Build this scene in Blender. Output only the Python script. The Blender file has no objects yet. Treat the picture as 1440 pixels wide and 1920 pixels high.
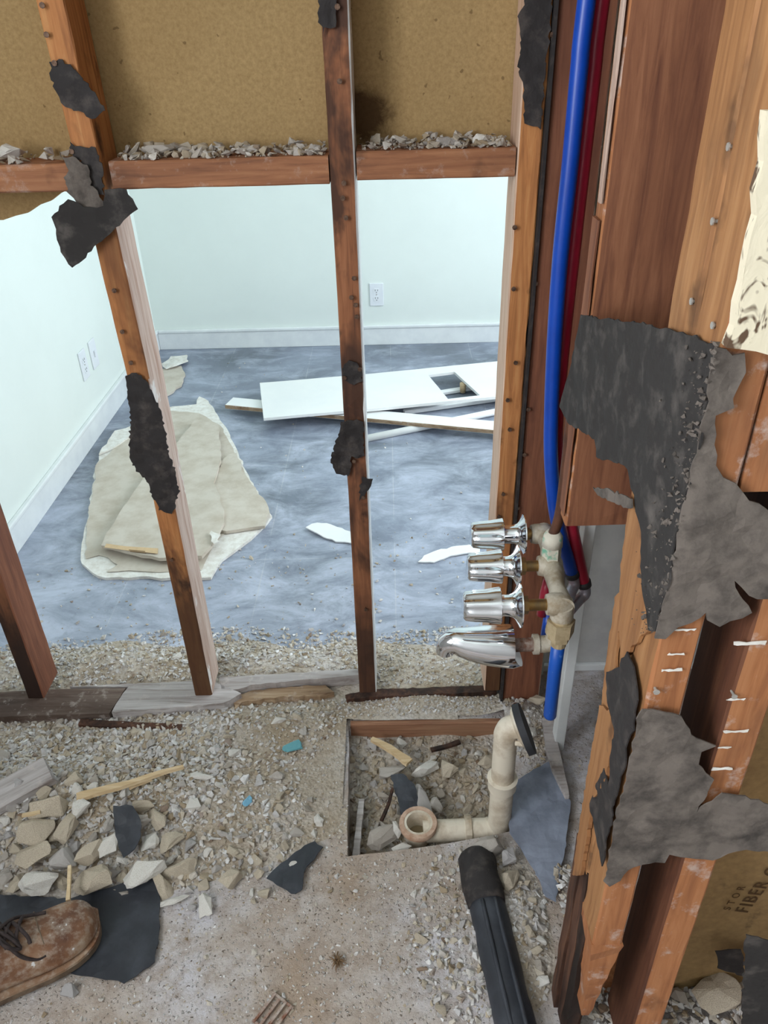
import bpy, bmesh, math, random
import numpy as np
from mathutils import Vector, Matrix, noise
from mathutils.geometry import delaunay_2d_cdt

# ------------------------------------------------------------------ camera
S = bpy.context.scene
COL = S.collection
FPX, CXP, CYP = 1442.0, 720.0, 960.0
CAM = Vector((0.0, -1.34, 1.395))
_n = Vector((785 - CXP, 3260 - CYP, FPX)).normalized()            # straight down, seen in the image (x right, y down, z forward)
_v = -(0.0 * _n.x + FPX * _n.z) / _n.y
_d = Vector((0.0, _v, FPX)).normalized()                          # the direction square to the stud wall
_r = _n.cross(_d)
_u = -_n
cd = bpy.data.cameras.new('camera')
cam = bpy.data.objects.new('camera', cd)
COL.objects.link(cam)
cd.sensor_fit = 'VERTICAL'
cd.sensor_height = 36.0
cd.lens = FPX / 1920.0 * 36.0
cd.clip_start = 0.02
wx = Vector((_r.x, _d.x, _u.x)); wy = Vector((_r.y, _d.y, _u.y)); wz = Vector((_r.z, _d.z, _u.z))
M = Matrix(((wx.x, -wy.x, -wz.x), (wx.y, -wy.y, -wz.y), (wx.z, -wy.z, -wz.z))).to_4x4()
M.translation = CAM
cam.matrix_world = M
S.camera = cam

# ------------------------------------------------------------------ world, lights, exposure
w = bpy.data.worlds.new('world'); S.world = w; w.use_nodes = True
bg = w.node_tree.nodes['Background']
bg.inputs[0].default_value = (0.80, 0.90, 1.0, 1); bg.inputs[1].default_value = 1.6

def area(name, loc, rot, sx, sy, power, col):
    l = bpy.data.lights.new(name, 'AREA'); l.shape = 'RECTANGLE'; l.size = sx; l.size_y = sy
    l.energy = power; l.color = col
    o = bpy.data.objects.new(name, l); COL.objects.link(o); o.location = loc; o.rotation_euler = rot
    return o
R = math.radians
# daylight through the far room's window (right wall) and through the bathroom's window (side wall, left of the photographer)
area('window_light_bedroom', (2.37, 0.98, 1.55), (0, R(90), 0), 1.5, 1.5, 72, (0.87, 0.93, 1.0))
area('window_light_bathroom', (-1.36, -1.85, 1.65), (0, R(-90), 0), 1.2, 1.2, 52, (0.95, 0.97, 1.0))
vs = S.view_settings
vs.view_transform = 'Standard'; vs.look = 'None'; vs.gamma = 1.0; vs.use_curve_mapping = False
vs.exposure = 0.0

# ------------------------------------------------------------------ helpers
def at(px, py, ax, val):
    """point of a real plane (x, y or z = val) that the photograph shows at a pixel"""
    c = Vector((px - CXP, py - CYP, FPX))
    q = Vector((c.dot(_r), c.dot(_d), c.dot(_u)))
    i = 'xyz'.index(ax)
    return CAM + q * ((val - CAM[i]) / q[i])

def lin(c):
    return tuple(((v / 255.0) / 12.92 if v / 255.0 <= .04045 else ((v / 255.0 + .055) / 1.055) ** 2.4) for v in c) + (1.0,)

def tag(o, label=None, cat=None, group=None, kind=None):
    if label: o['label'] = label
    if cat: o['category'] = cat
    if group: o['group'] = group
    if kind: o['kind'] = kind
    return o

def empty(name, loc, label, cat, group=None):
    o = bpy.data.objects.new(name, None); COL.objects.link(o); o.location = loc; o.empty_display_size = .02
    return tag(o, label, cat, group)

def wloc(o):
    l = Vector(o.location)
    while o.parent: o = o.parent; l += o.location
    return l

def mk(name, verts, faces, mats, parent=None, base=None, smooth=False, midx=None):
    """one mesh object; verts in world coordinates"""
    verts = [Vector(v) for v in verts]
    if base is None:
        if parent is not None: base = wloc(parent)
        else:
            lo = Vector((min(v.x for v in verts), min(v.y for v in verts), min(v.z for v in verts)))
            hi = Vector((max(v.x for v in verts), max(v.y for v in verts), max(v.z for v in verts)))
            base = Vector(((lo.x + hi.x) / 2, (lo.y + hi.y) / 2, lo.z))
    me = bpy.data.meshes.new(name)
    me.from_pydata([tuple(v - base) for v in verts], [], faces)
    for m in (mats if isinstance(mats, (list, tuple)) else [mats]): me.materials.append(m)
    if midx: me.polygons.foreach_set('material_index', midx)
    if smooth: me.polygons.foreach_set('use_smooth', [True] * len(me.polygons))
    me.update()
    o = bpy.data.objects.new(name, me); COL.objects.link(o)
    if parent is not None:
        o.parent = parent; o.location = base - wloc(parent)
    else: o.location = base
    return o

class MB:
    """collects shapes that become ONE mesh"""
    def __init__(s): s.v = []; s.f = []
    def add(s, v, f):
        k = len(s.v); s.v += [Vector(p) for p in v]; s.f += [tuple(i + k for i in g) for g in f]; return s
    def box(s, x0, x1, y0, y1, z0, z1, b=0.0):
        if b <= 0:
            v = [(x, y, z) for x in (x0, x1) for y in (y0, y1) for z in (z0, z1)]
            return s.add(v, [(0, 1, 3, 2), (4, 6, 7, 5), (0, 4, 5, 1), (2, 3, 7, 6), (0, 2, 6, 4), (1, 5, 7, 3)])
        bm = bmesh.new(); bmesh.ops.create_cube(bm, size=1)
        for q in bm.verts: q.co = Vector(((x0 + x1) / 2 + q.co.x * (x1 - x0), (y0 + y1) / 2 + q.co.y * (y1 - y0), (z0 + z1) / 2 + q.co.z * (z1 - z0)))
        bmesh.ops.bevel(bm, geom=bm.edges[:], offset=b, segments=2, affect='EDGES', profile=.5)
        bm.verts.index_update()
        s.add([q.co.copy() for q in bm.verts], [[q.index for q in f.verts] for f in bm.faces]); bm.free(); return s
    def tube(s, path, rad, n=14, caps=True, lobes=0, amp=0.0):
        path = [Vector(p) for p in path]; m = len(path)
        rads = rad if isinstance(rad, (list, tuple)) else [rad] * m
        rings = []; ref = None
        for i in range(m):
            t = (path[min(i + 1, m - 1)] - path[max(i - 1, 0)])
            if t.length < 1e-9: t = path[m - 1] - path[0]
            t.normalize()
            if ref is None: ref = Vector((0, 0, 1)) if abs(t.z) < .9 else Vector((1, 0, 0))
            a = (ref - t * ref.dot(t)).normalized(); b = t.cross(a); ref = a
            rings.append([path[i] + (a * math.cos(k * 2 * math.pi / n) + b * math.sin(k * 2 * math.pi / n)) * rads[i] * (1 + (amp * math.cos(lobes * k * 2 * math.pi / n) if lobes else 0)) for k in range(n)])
        v = [p for r in rings for p in r]; f = []
        for i in range(m - 1):
            for k in range(n):
                f.append((i * n + k, i * n + (k + 1) % n, (i + 1) * n + (k + 1) % n, (i + 1) * n + k))
        if caps: f.append(tuple(range(n - 1, -1, -1))); f.append(tuple((m - 1) * n + k for k in range(n)))
        return s.add(v, f)
    def obj(s, name, mat, parent=None, smooth=False, base=None):
        return mk(name, s.v, s.f, mat, parent, base, smooth)

def autosmooth(o, deg=40):
    me = o.data
    me.polygons.foreach_set('use_smooth', [True] * len(me.polygons))
    bm = bmesh.new(); bm.from_mesh(me)
    for e in bm.edges:
        if len(e.link_faces) == 2 and e.calc_face_angle(0) > R(deg): e.smooth = False
    bm.to_mesh(me); bm.free(); return o

def catmull(pts, per=6):
    pts = [Vector(p) for p in pts]; out = []
    for i in range(len(pts) - 1):
        p0 = pts[max(i - 1, 0)]; p1 = pts[i]; p2 = pts[i + 1]; p3 = pts[min(i + 2, len(pts) - 1)]
        for k in range(per):
            t = k / per
            out.append(.5 * ((2 * p1) + (p2 - p0) * t + (2 * p0 - 5 * p1 + 4 * p2 - p3) * t * t + (3 * p1 - p0 - 3 * p2 + p3) * t ** 3))
    out.append(pts[-1]); return out

# ------------------------------------------------------------------ materials
class NT:
    def __init__(s, name):
        s.m = bpy.data.materials.new(name); s.m.use_nodes = True; s.t = s.m.node_tree
        s.b = s.t.nodes['Principled BSDF']
    def n(s, kind, **kw):
        nd = s.t.nodes.new('ShaderNode' + kind)
        for k, v in kw.items():
            if k.startswith('_'): setattr(nd, k[1:], v); continue
            key = int(k[1:]) if k[0] == 'i' and k[1:].isdigit() else k.replace('__', ' ')
            s.put(nd.inputs[key], v)
        return nd
    def put(s, sock, v):
        if isinstance(v, bpy.types.NodeSocket): s.t.links.new(v, sock)
        elif isinstance(v, bpy.types.Node): s.t.links.new(v.outputs[0], sock)
        else: sock.default_value = v
    def coords(s, scale=(1, 1, 1), rnd=True):
        tc = s.n('TexCoord')
        src = tc.outputs['Object']
        if rnd:
            oi = s.n('ObjectInfo')
            mu = s.n('Math', _operation='MULTIPLY', i0=oi.outputs['Random'], i1=37.0)
            src = s.n('VectorMath', _operation='ADD', i0=src, i1=mu.outputs[0]).outputs[0]
        mp = s.n('Mapping'); s.put(mp.inputs[0], src); mp.inputs['Scale'].default_value = scale
        return mp.outputs[0]
    def noise(s, vec, scale, detail=4, rough=.55, dist=0.0):
        nd = s.n('TexNoise', Vector=vec, Scale=scale, Detail=detail, Roughness=rough, Distortion=dist)
        return nd.outputs[0]
    def ramp(s, fac, stops):
        nd = s.n('ValToRGB'); s.put(nd.inputs[0], fac); e = nd.color_ramp.elements
        while len(e) < len(stops): e.new(.5)
        for i, (p, c) in enumerate(stops):
            e[i].position = p; e[i].color = c if len(c) == 4 else lin(c)
        return nd.outputs[0]
    def mix(s, f, a, b, mode='MIX'):
        nd = s.n('MixRGB', _blend_type=mode); s.put(nd.inputs[0], f); s.put(nd.inputs[1], a); s.put(nd.inputs[2], b)
        return nd.outputs[0]
    def bump(s, h, strength, dist=.002):
        nd = s.n('Bump', Strength=strength, Distance=dist, Height=h); s.put(s.b.inputs['Normal'], nd.outputs[0])
    def done(s, col, rough=.8, metal=0.0, spec=None):
        s.put(s.b.inputs['Base Color'], col); s.put(s.b.inputs['Roughness'], rough); s.put(s.b.inputs['Metallic'], metal)
        if spec is not None: s.b.inputs['Specular IOR Level'].default_value = spec
        return s.m
BW = ((0, 0, 0, 1), (1, 1, 1, 1))

def wood(name, light, mid, dark, axis='z', stain=(45, 26, 18), st_lo=.56, st_hi=.72, st_amt=.75, st_scale=7.0, dust=0.0, blots=.0, foot=0.0):
    t = NT(name)
    sc = {'z': (1, 1, .07), 'x': (.07, 1, 1), 'y': (1, .07, 1)}[axis]
    v = t.coords(sc); vp = t.coords((1, 1, .4) if axis == 'z' else (.4, 1, 1))
    g = t.noise(v, 85, 6, .62, .6)
    col = t.ramp(g, [(.28, dark), (.5, mid), (.74, light)])
    g2 = t.noise(v, 12, 3, .5, .3)
    col = t.mix(t.ramp(g2, [(.35, (0, 0, 0, 1)), (.7, (.45, .45, .45, 1))]), col, lin(dark))
    b = t.noise(vp, st_scale, 5, .62, .5)
    f = t.ramp(b, [(st_lo, (0, 0, 0, 1)), (st_hi, (st_amt,) * 3 + (1,))])
    col = t.mix(f, col, lin(stain))
    if blots > 0:
        vb = t.n('VectorMath', _operation='ADD', i0=t.coords((1, 1, .55)), i1=t.n('VectorMath', _operation='SCALE', i0=t.n('TexNoise', Vector=t.coords(), Scale=60.0).outputs['Color'], Scale=.022).outputs[0])
        vo = t.n('TexVoronoi', Vector=vb.outputs[0], Scale=17.0)
        m1 = t.ramp(vo.outputs['Distance'], [(.12, (blots,) * 3 + (1,)), (.30, BW[0])])
        col = t.mix(t.mix(1.0, m1, t.ramp(t.n('SeparateXYZ', Vector=vo.outputs['Color']).outputs[0], [(.42, BW[0]), (.46, BW[1])]), 'MULTIPLY'), col, lin((44, 30, 26)))
    if foot > 0:
        z = t.n('SeparateXYZ', Vector=t.n('TexCoord').outputs['Object']).outputs[2]
        zz = t.n('Math', _operation='MULTIPLY_ADD', i0=b, i1=-.5, i2=z).outputs[0]
        col = t.mix(t.ramp(zz, [(0.0, (.8, .8, .8, 1)), (foot, BW[0])]), col, lin((40, 29, 26)))
    if dust > 0:
        d = t.noise(t.coords((1, 1, 1)), 26, 6, .7)
        col = t.mix(t.ramp(d, [(.55, (0, 0, 0, 1)), (.68, (dust,) * 3 + (1,))]), col, lin((205, 195, 188)))
    t.bump(g, .35, .0015)
    return t.done(col, .72, spec=.3)

def simple(name, c, rough=.6, metal=0.0, var=.12, scale=30, c2=None, bump=0.0, lo=.4, hi=.65, spec=None):
    t = NT(name); v = t.coords()
    n_ = t.noise(v, scale, 6, .65)
    a = lin(c); b = lin(c2) if c2 else tuple(x * (1 - var) for x in a[:3]) + (1,)
    col = t.mix(t.ramp(n_, [(lo, BW[0]), (hi, BW[1])]), a, b)
    if bump: t.bump(n_, bump, .002)
    return t.done(col, rough, metal, spec)

M_ = {}
M_['wood'] = wood('old_fir', (214, 160, 104), (192, 129, 78), (146, 94, 58), st_lo=.57, st_hi=.70, st_amt=.8, stain=(70, 44, 34), blots=.8, foot=.14)
M_['wood_dark'] = wood('stained_fir', (178, 120, 84), (150, 97, 66), (104, 68, 50), st_lo=.45, st_hi=.56, st_amt=.85, st_scale=9, stain=(58, 40, 33), blots=.85, foot=.2)
M_['wood_x'] = wood('old_fir_horizontal', (180, 128, 92), (156, 105, 74), (114, 76, 56), axis='x', st_lo=.54, st_hi=.70, st_amt=.7, dust=.35, stain=(70, 46, 38), blots=.4)
M_['wood_ochre'] = wood('ochre_fir', (184, 138, 94), (164, 117, 76), (132, 90, 58), st_lo=.56, st_hi=.74, st_amt=.65, stain=(78, 54, 42), blots=.55)
M_['wood_brown'] = wood('brown_fir', (164, 112, 82), (140, 92, 66), (104, 64, 48), st_lo=.6, st_hi=.8, st_amt=.55, stain=(70, 42, 34))
M_['wood_red'] = wood('reddish_fir', (156, 104, 76), (132, 84, 62), (100, 62, 48), st_lo=.58, st_hi=.76, st_amt=.6)
M_['wood_orange'] = wood('orange_fir', (190, 134, 92), (170, 112, 72), (136, 86, 56), st_lo=.52, st_hi=.72, st_amt=.7, dust=.55, stain=(90, 62, 48), blots=.4)
M_['wood_rot'] = wood('rotten_fir', (128, 90, 68), (92, 62, 48), (52, 36, 30), st_lo=.44, st_hi=.62, st_amt=.9, st_scale=10, stain=(28, 22, 20))
M_['wood_shade'] = wood('dark_brown_shaded_fir', (124, 82, 58), (100, 62, 44), (72, 44, 32), st_lo=.6, st_hi=.8, st_amt=.4)  # dark brown wood; also paints the shade on the orange stud's side
M_['wood_pale'] = wood('pale_fir', (226, 202, 182), (208, 178, 156), (180, 144, 120), st_lo=.66, st_hi=.82, st_amt=.4, stain=(130, 88, 68))
M_['plastered'] = wood('plastered_side', (222, 204, 192), (204, 182, 168), (172, 138, 120), st_lo=.58, st_hi=.62, st_amt=.85, st_scale=12, stain=(236, 234, 230))
M_['wood_sill'] = wood('dirty_sill', (150, 136, 126), (122, 106, 96), (86, 68, 60), axis='x', st_lo=.5, st_hi=.66, st_amt=.7, stain=(62, 46, 38), dust=.5)
M_['rot_tan'] = wood('rotten_tan_edge', (196, 176, 150), (166, 140, 112), (112, 84, 62), axis='x', st_lo=.55, st_hi=.7, st_amt=.7, stain=(76, 56, 44), dust=.5)
M_['wood_grey'] = wood('weathered_sill', (212, 208, 208), (186, 180, 178), (130, 118, 112), axis='x', st_lo=.56, st_hi=.72, st_amt=.6, stain=(86, 62, 46), dust=.6)
M_['splinter'] = wood('fresh_splinter', (234, 216, 184), (222, 198, 160), (192, 162, 122), axis='x', st_lo=.8, st_hi=.95)
M_['form_board'] = wood('form_board', (178, 136, 108), (154, 112, 86), (120, 82, 64), axis='x', st_lo=.55, st_hi=.7, st_amt=.6, stain=(150, 122, 96))
def m_back():
    t = NT('wallboard_back'); v = t.coords((1, 1, 1), False)
    n1 = t.noise(v, 150, 5, .7); n2 = t.noise(v, 3, 4, .6); n3 = t.noise(v, 30, 5, .7, .5)
    col = t.ramp(n1, [(.3, (150, 124, 84)), (.7, (178, 150, 106))])
    col = t.mix(t.ramp(n2, [(.4, BW[0]), (.75, (.35, .35, .35, 1))]), col, lin((134, 104, 64)))
    # a water stain beside the middle stud
    d = t.n('VectorMath', _operation='DISTANCE', i0=v, i1=(-.036, .094, 1.275)).outputs['Value']
    dd = t.n('Math', _operation='MULTIPLY_ADD', i0=n3, i1=.075, i2=-.03).outputs[0]
    d = t.n('Math', _operation='SUBTRACT', i0=d, i1=dd).outputs[0]
    col = t.mix(t.ramp(d, [(.02, (.85, .85, .85, 1)), (.045, BW[0])]), col, lin((66, 44, 26)))
    sp = t.noise(v, 55, 2, .5)
    col = t.mix(t.ramp(sp, [(.72, BW[0]), (.74, (.6, .6, .6, 1))]), col, lin((96, 74, 48)))
    t.bump(n1, .12, .002); return t.done(col, .92, spec=.2)
M_['board_back'] = m_back()
M_['paint'] = simple('mint_white_paint', (234, 242, 237), .55, scale=3, c2=(231, 239, 234))
M_['trim_paint'] = simple('trim_paint', (236, 240, 240), .4, scale=9, c2=(226, 230, 232))
M_['white_board'] = simple('white_melamine', (244, 245, 243), .35, scale=4, c2=(238, 240, 240))
M_['grey_wall'] = simple('grey_wall_paint', (205, 205, 203), .7, scale=14, c2=(190, 190, 190))
M_['gypsum'] = simple('gypsum', (238, 236, 230), .9, scale=40, c2=(216, 210, 200), bump=.2)
M_['paper_tan'] = simple('wallboard_paper', (208, 199, 186), .9, scale=12, c2=(190, 178, 162), bump=.05)
M_['plastic'] = simple('white_plastic', (236, 240, 244), .35, scale=8, c2=(230, 234, 240))
M_['slot'] = simple('dark_slot', (60, 64, 72), .6)
M_['tar'] = simple('black_tar_felt', (42, 38, 38), .8, scale=34, c2=(84, 76, 72), bump=.7, lo=.5, hi=.78)
M_['tar_grey'] = simple('dusty_tar_felt', (112, 103, 96), .95, scale=24, c2=(66, 60, 56), bump=.9, lo=.42, hi=.66)
M_['tar_mid'] = simple('dusted_black_felt', (46, 43, 42), .92, scale=24, c2=(96, 90, 86), bump=.8, lo=.5, hi=.76)
M_['tar_blue'] = simple('smooth_black_felt', (46, 49, 56), .55, scale=9, c2=(74, 78, 86), bump=.25, lo=.45, hi=.75)
M_['tar_slate'] = simple('slate_felt', (152, 160, 178), .7, scale=8, c2=(116, 123, 138), bump=.2)
M_['chrome'] = simple('chrome', (232, 234, 238), .09, 1.0, var=.05, scale=20)
M_['brass'] = simple('brass', (178, 142, 88), .42, 1.0, scale=60, c2=(150, 128, 96))
M_['cast'] = simple('scaled_cast_brass', (206, 198, 182), .75, 0.15, scale=45, c2=(168, 152, 128), bump=.4)
M_['verdigris'] = simple('verdigris', (214, 208, 192), .8, scale=50, c2=(120, 178, 152), bump=.6, lo=.5, hi=.6)
M_['rust'] = simple('rusted_steel', (136, 92, 72), .8, .2, scale=50, c2=(196, 186, 176), bump=.4)
M_['copper_dark'] = simple('dark_copper', (112, 74, 56), .55, .5, scale=30, c2=(84, 58, 48))
M_['pex_blue'] = simple('blue_plastic_pipe', (10, 72, 178), .35, scale=8, c2=(8, 62, 160))
M_['pex_red'] = simple('red_plastic_pipe', (176, 36, 62), .35, scale=8, c2=(156, 30, 54))
M_['pex_blue_worn'] = simple('worn_blue_pipe', (18, 82, 178), .4, scale=30, c2=(120, 160, 200), lo=.6, hi=.72)
M_['band'] = simple('dark_band', (52, 50, 52), .6)
M_['steel'] = simple('galvanised_pipe', (172, 172, 184), .45, .6, scale=40, c2=(176, 140, 140))
M_['pvc'] = simple('dirty_white_pvc', (226, 216, 198), .5, scale=16, c2=(158, 134, 104), lo=.46, hi=.76)
M_['pvc_in'] = simple('stained_pvc_inside', (150, 134, 104), .5, scale=20)
M_['rim'] = simple('stained_rim', (206, 176, 154), .7, scale=50, c2=(168, 130, 104), bump=.3)
M_['nut_tan'] = simple('scaled_brass_nut', (196, 178, 144), .6, .3, scale=40, c2=(160, 138, 104), bump=.3)
M_['rubber'] = simple('black_rubber', (38, 39, 43), .7, scale=10, c2=(52, 53, 58))
M_['nail'] = simple('rusty_nail', (120, 96, 80), .6, .6, scale=200, c2=(70, 50, 40))
M_['nail_steel'] = simple('galvanised_nail', (190, 186, 180), .5, .5, scale=200)
M_['leather'] = None
M_['sole'] = simple('boot_sole', (92, 74, 58), .8, scale=30, c2=(128, 110, 92))
M_['lace'] = simple('boot_lace', (44, 34, 34), .8, scale=80, c2=(66, 54, 52))
M_['blue_glaze'] = simple('teal_paint', (86, 150, 160), .6, scale=40, c2=(110, 168, 176))
M_['blue_glaze2'] = simple('sky_paint', (130, 190, 220), .6, scale=40)
M_['weed'] = simple('dried_weed', (112, 88, 62), .9, scale=60, c2=(150, 120, 88))
M_['ink'] = simple('faded_ink', (92, 68, 40), .95)
M_['ink2'] = simple('label_ink', (120, 92, 64), .95)
M_['label_paper'] = simple('label_paper', (216, 186, 146), .9, scale=40)

def m_leather():
    t = NT('dusty_brown_leather'); v = t.coords((1, 1, 1), False)
    n1 = t.noise(v, 14, 5, .6); n2 = t.noise(v, 60, 6, .7); n3 = t.noise(v, 60, 2, .5)
    col = t.ramp(n1, [(.3, (94, 60, 42)), (.5, (130, 92, 66)), (.7, (164, 136, 110))])
    col = t.mix(t.ramp(n2, [(.46, BW[0]), (.72, (.7, .7, .7, 1))]), col, lin((196, 184, 170)))
    col = t.mix(t.ramp(n3, [(.70, BW[0]), (.72, BW[1])]), col, lin((222, 222, 222)))
    t.bump(n2, .25, .001); return t.done(col, .62)
M_['leather'] = m_leather()

def m_rock(name='broken_plaster', k=1.0):
    t = NT(name); v = t.coords()
    g = t.n('NewGeometry').outputs['Random Per Island']
    col = t.ramp(g, [(0, (150, 132, 108)), (.12, (188, 174, 152)), (.35, (206, 199, 188)), (.55, (192, 190, 191)), (.75, (216, 213, 211)), (.92, (236, 236, 236)), (1.0, (128, 104, 84))])
    if k < 1: col = t.mix(1.0, col, (k, k * .95, k * .88, 1), 'MULTIPLY')
    n_ = t.noise(v, 90, 5, .65)
    col = t.mix(t.ramp(n_, [(.4, BW[0]), (.7, (.5, .5, .5, 1))]), col, lin((150, 136, 116)))
    t.bump(n_, .5, .002); return t.done(col, .92, spec=.2)
M_['rock'] = m_rock()
M_['rock_tan'] = m_rock('dusty_tan_plaster', .74)
def m_rock2():
    t = NT('broken_plaster_lump'); v = t.coords()
    g = t.n('ObjectInfo').outputs['Random']
    col = t.ramp(g, [(0, (176, 166, 154)), (.5, (200, 194, 188)), (1, (188, 186, 188))])
    n_ = t.noise(v, 60, 5, .65)
    col = t.mix(t.ramp(n_, [(.42, BW[0]), (.7, (.55, .55, .55, 1))]), col, lin((146, 132, 112)))
    t.bump(n_, .5, .003); return t.done(col, .92, spec=.2)
M_['lump'] = m_rock2()
M_['white_lump'] = simple('white_plaster', (228, 225, 219), .9, scale=26, c2=(188, 178, 162), bump=.6, lo=.45, hi=.75)
M_['tan_lump'] = simple('tan_mortar', (210, 198, 178), .92, scale=26, c2=(160, 144, 124), bump=.7, lo=.42, hi=.72)

def m_slab():
    t = NT('bathroom_slab'); v = t.coords((1, 1, 1), False)
    n1 = t.noise(v, 3.2, 5, .6); n2 = t.noise(v, 34, 6, .7); n3 = t.noise(v, 170, 3, .6)
    col = t.ramp(n1, [(.34, (174, 155, 138)), (.48, (195, 186, 180)), (.6, (206, 203, 208))])
    n4 = t.noise(v, 11, 6, .7, .6)
    col = t.mix(t.ramp(n4, [(.5, BW[0]), (.7, (.6, .6, .6, 1))]), col, lin((150, 130, 112)))
    col = t.mix(t.ramp(n2, [(.45, BW[0]), (.68, (.8, .8, .8, 1))]), col, lin((156, 140, 126)))
    vo = t.n('TexVoronoi', Vector=t.n('VectorMath', _operation='ADD', i0=v, i1=t.n('VectorMath', _operation='SCALE', i0=t.n('TexNoise', Vector=v, Scale=120.0).outputs['Color'], Scale=.012).outputs[0]).outputs[0], Scale=120.0); vo.feature = 'F1'
    sp = t.ramp(vo.outputs['Distance'], [(.1, (1, 1, 1, 1)), (.26, (0, 0, 0, 1))])
    pick = t.ramp(vo.outputs['Color'], [(.45, BW[0]), (.5, BW[1])])
    col = t.mix(t.mix(1.0, sp, pick, 'MULTIPLY'), col, t.mix(t.ramp(t.n('SeparateXYZ', Vector=vo.outputs['Color']).outputs[1], [(.72, BW[0]), (.9, BW[1])]), lin((222, 218, 214)), lin((128, 112, 98))))
    h = t.mix(.5, n3, sp); h = t.mix(.4, h, n2); t.bump(h, 1.0, .008)
    return t.done(col, .92, spec=.2)
M_['slab'] = m_slab()
def m_dirt():
    t = NT('plaster_dust'); v = t.coords((1, 1, 1), False)
    n1 = t.noise(v, 5, 5, .6); n2 = t.noise(v, 90, 6, .7)
    col = t.ramp(n1, [(.35, (172, 156, 134)), (.55, (200, 190, 178)), (.7, (216, 212, 210))])
    col = t.mix(t.ramp(n2, [(.45, BW[0]), (.7, (.7, .7, .7, 1))]), col, lin((140, 124, 104)))
    vo = t.n('TexVoronoi', Vector=v, Scale=140.0)
    t.bump(t.mix(.5, n2, vo.outputs['Distance']), 1.0, .006); return t.done(col, .95, spec=.15)
M_['dirt'] = m_dirt()
def m_bedroom():
    t = NT('bedroom_slab'); v = t.coords((1, 1, 1), False)
    n1 = t.noise(v, 1.7, 6, .62, .4); n2 = t.noise(t.coords((1.0, 1.7, 1), False), 4.2, 9, .72, .5); n3 = t.noise(v, 40, 5, .7)
    col = t.ramp(n1, [(.36, (100, 108, 118)), (.52, (124, 132, 148)), (.66, (148, 157, 174))])
    # wiped plaster dust plus bluish window haze painted in, both stronger towards the stud wall
    y = t.n('SeparateXYZ', Vector=v).outputs[1]
    g = t.n('MapRange', i0=y, i1=2.3, i2=.25, i3=0.0, i4=.12).outputs[0]
    d = t.n('Math', _operation='ADD', i0=n2, i1=g).outputs[0]
    col = t.mix(t.ramp(d, [(.47, BW[0]), (.62, (.38, .38, .38, 1)), (.70, (.62, .62, .62, 1)), (.82, (.85, .85, .85, 1))]), col, lin((204, 211, 228)))
    col = t.mix(t.ramp(n3, [(.58, BW[0]), (.75, (.35, .35, .35, 1))]), col, lin((76, 80, 86)))
    br = t.n('TexBrick', Vector=v, Scale=1.0); br.offset = 0.0
    br.inputs['Mortar Size'].default_value = .002; br.inputs['Mortar Smooth'].default_value = .3
    br.inputs['Brick Width'].default_value = .405; br.inputs['Row Height'].default_value = .62
    br.inputs['Color1'].default_value = BW[0]; br.inputs['Color2'].default_value = BW[0]; br.inputs['Mortar'].default_value = (.4, .4, .4, 1)
    col = t.mix(t.mix(1.0, br.outputs[0], t.ramp(n2, [(.42, BW[0]), (.56, BW[1])]), 'MULTIPLY'), col, lin((200, 200, 200)))
    t.bump(n3, .15, .002)
    return t.done(col, t.ramp(n2, [(.4, (.36, .36, .36, 1)), (.7, (.62, .62, .62, 1))]), spec=.5)
M_['bedroom'] = m_bedroom()
def m_plaster_speck():
    t = NT('plaster_with_tar_specks'); v = t.coords((1, 1, 1), False)
    n1 = t.noise(t.coords((1, 1, .5), False), 62, 3, .6, .8)
    col = t.ramp(n1, [(.56, (232, 222, 196)), (.62, (96, 74, 56))]); t.bump(n1, .4, .003)
    return t.done(col, .9)
M_['speck'] = m_plaster_speck()
def m_paper():
    t = NT('kraft_paper'); v = t.coords((1, 1, 1), False)
    sx = t.n('SeparateXYZ', Vector=v)
    n1 = t.noise(v, 12, 5, .6); n2 = t.noise(v, 90, 4, .6)
    col = t.ramp(n2, [(.3, (150, 122, 82)), (.7, (172, 142, 96))])
    col = t.mix(t.ramp(n1, [(.60, BW[0]), (.68, (.7, .7, .7, 1))]), col, lin((78, 62, 44)))
    return t.done(col, .9)
M_['paper'] = m_paper()

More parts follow.
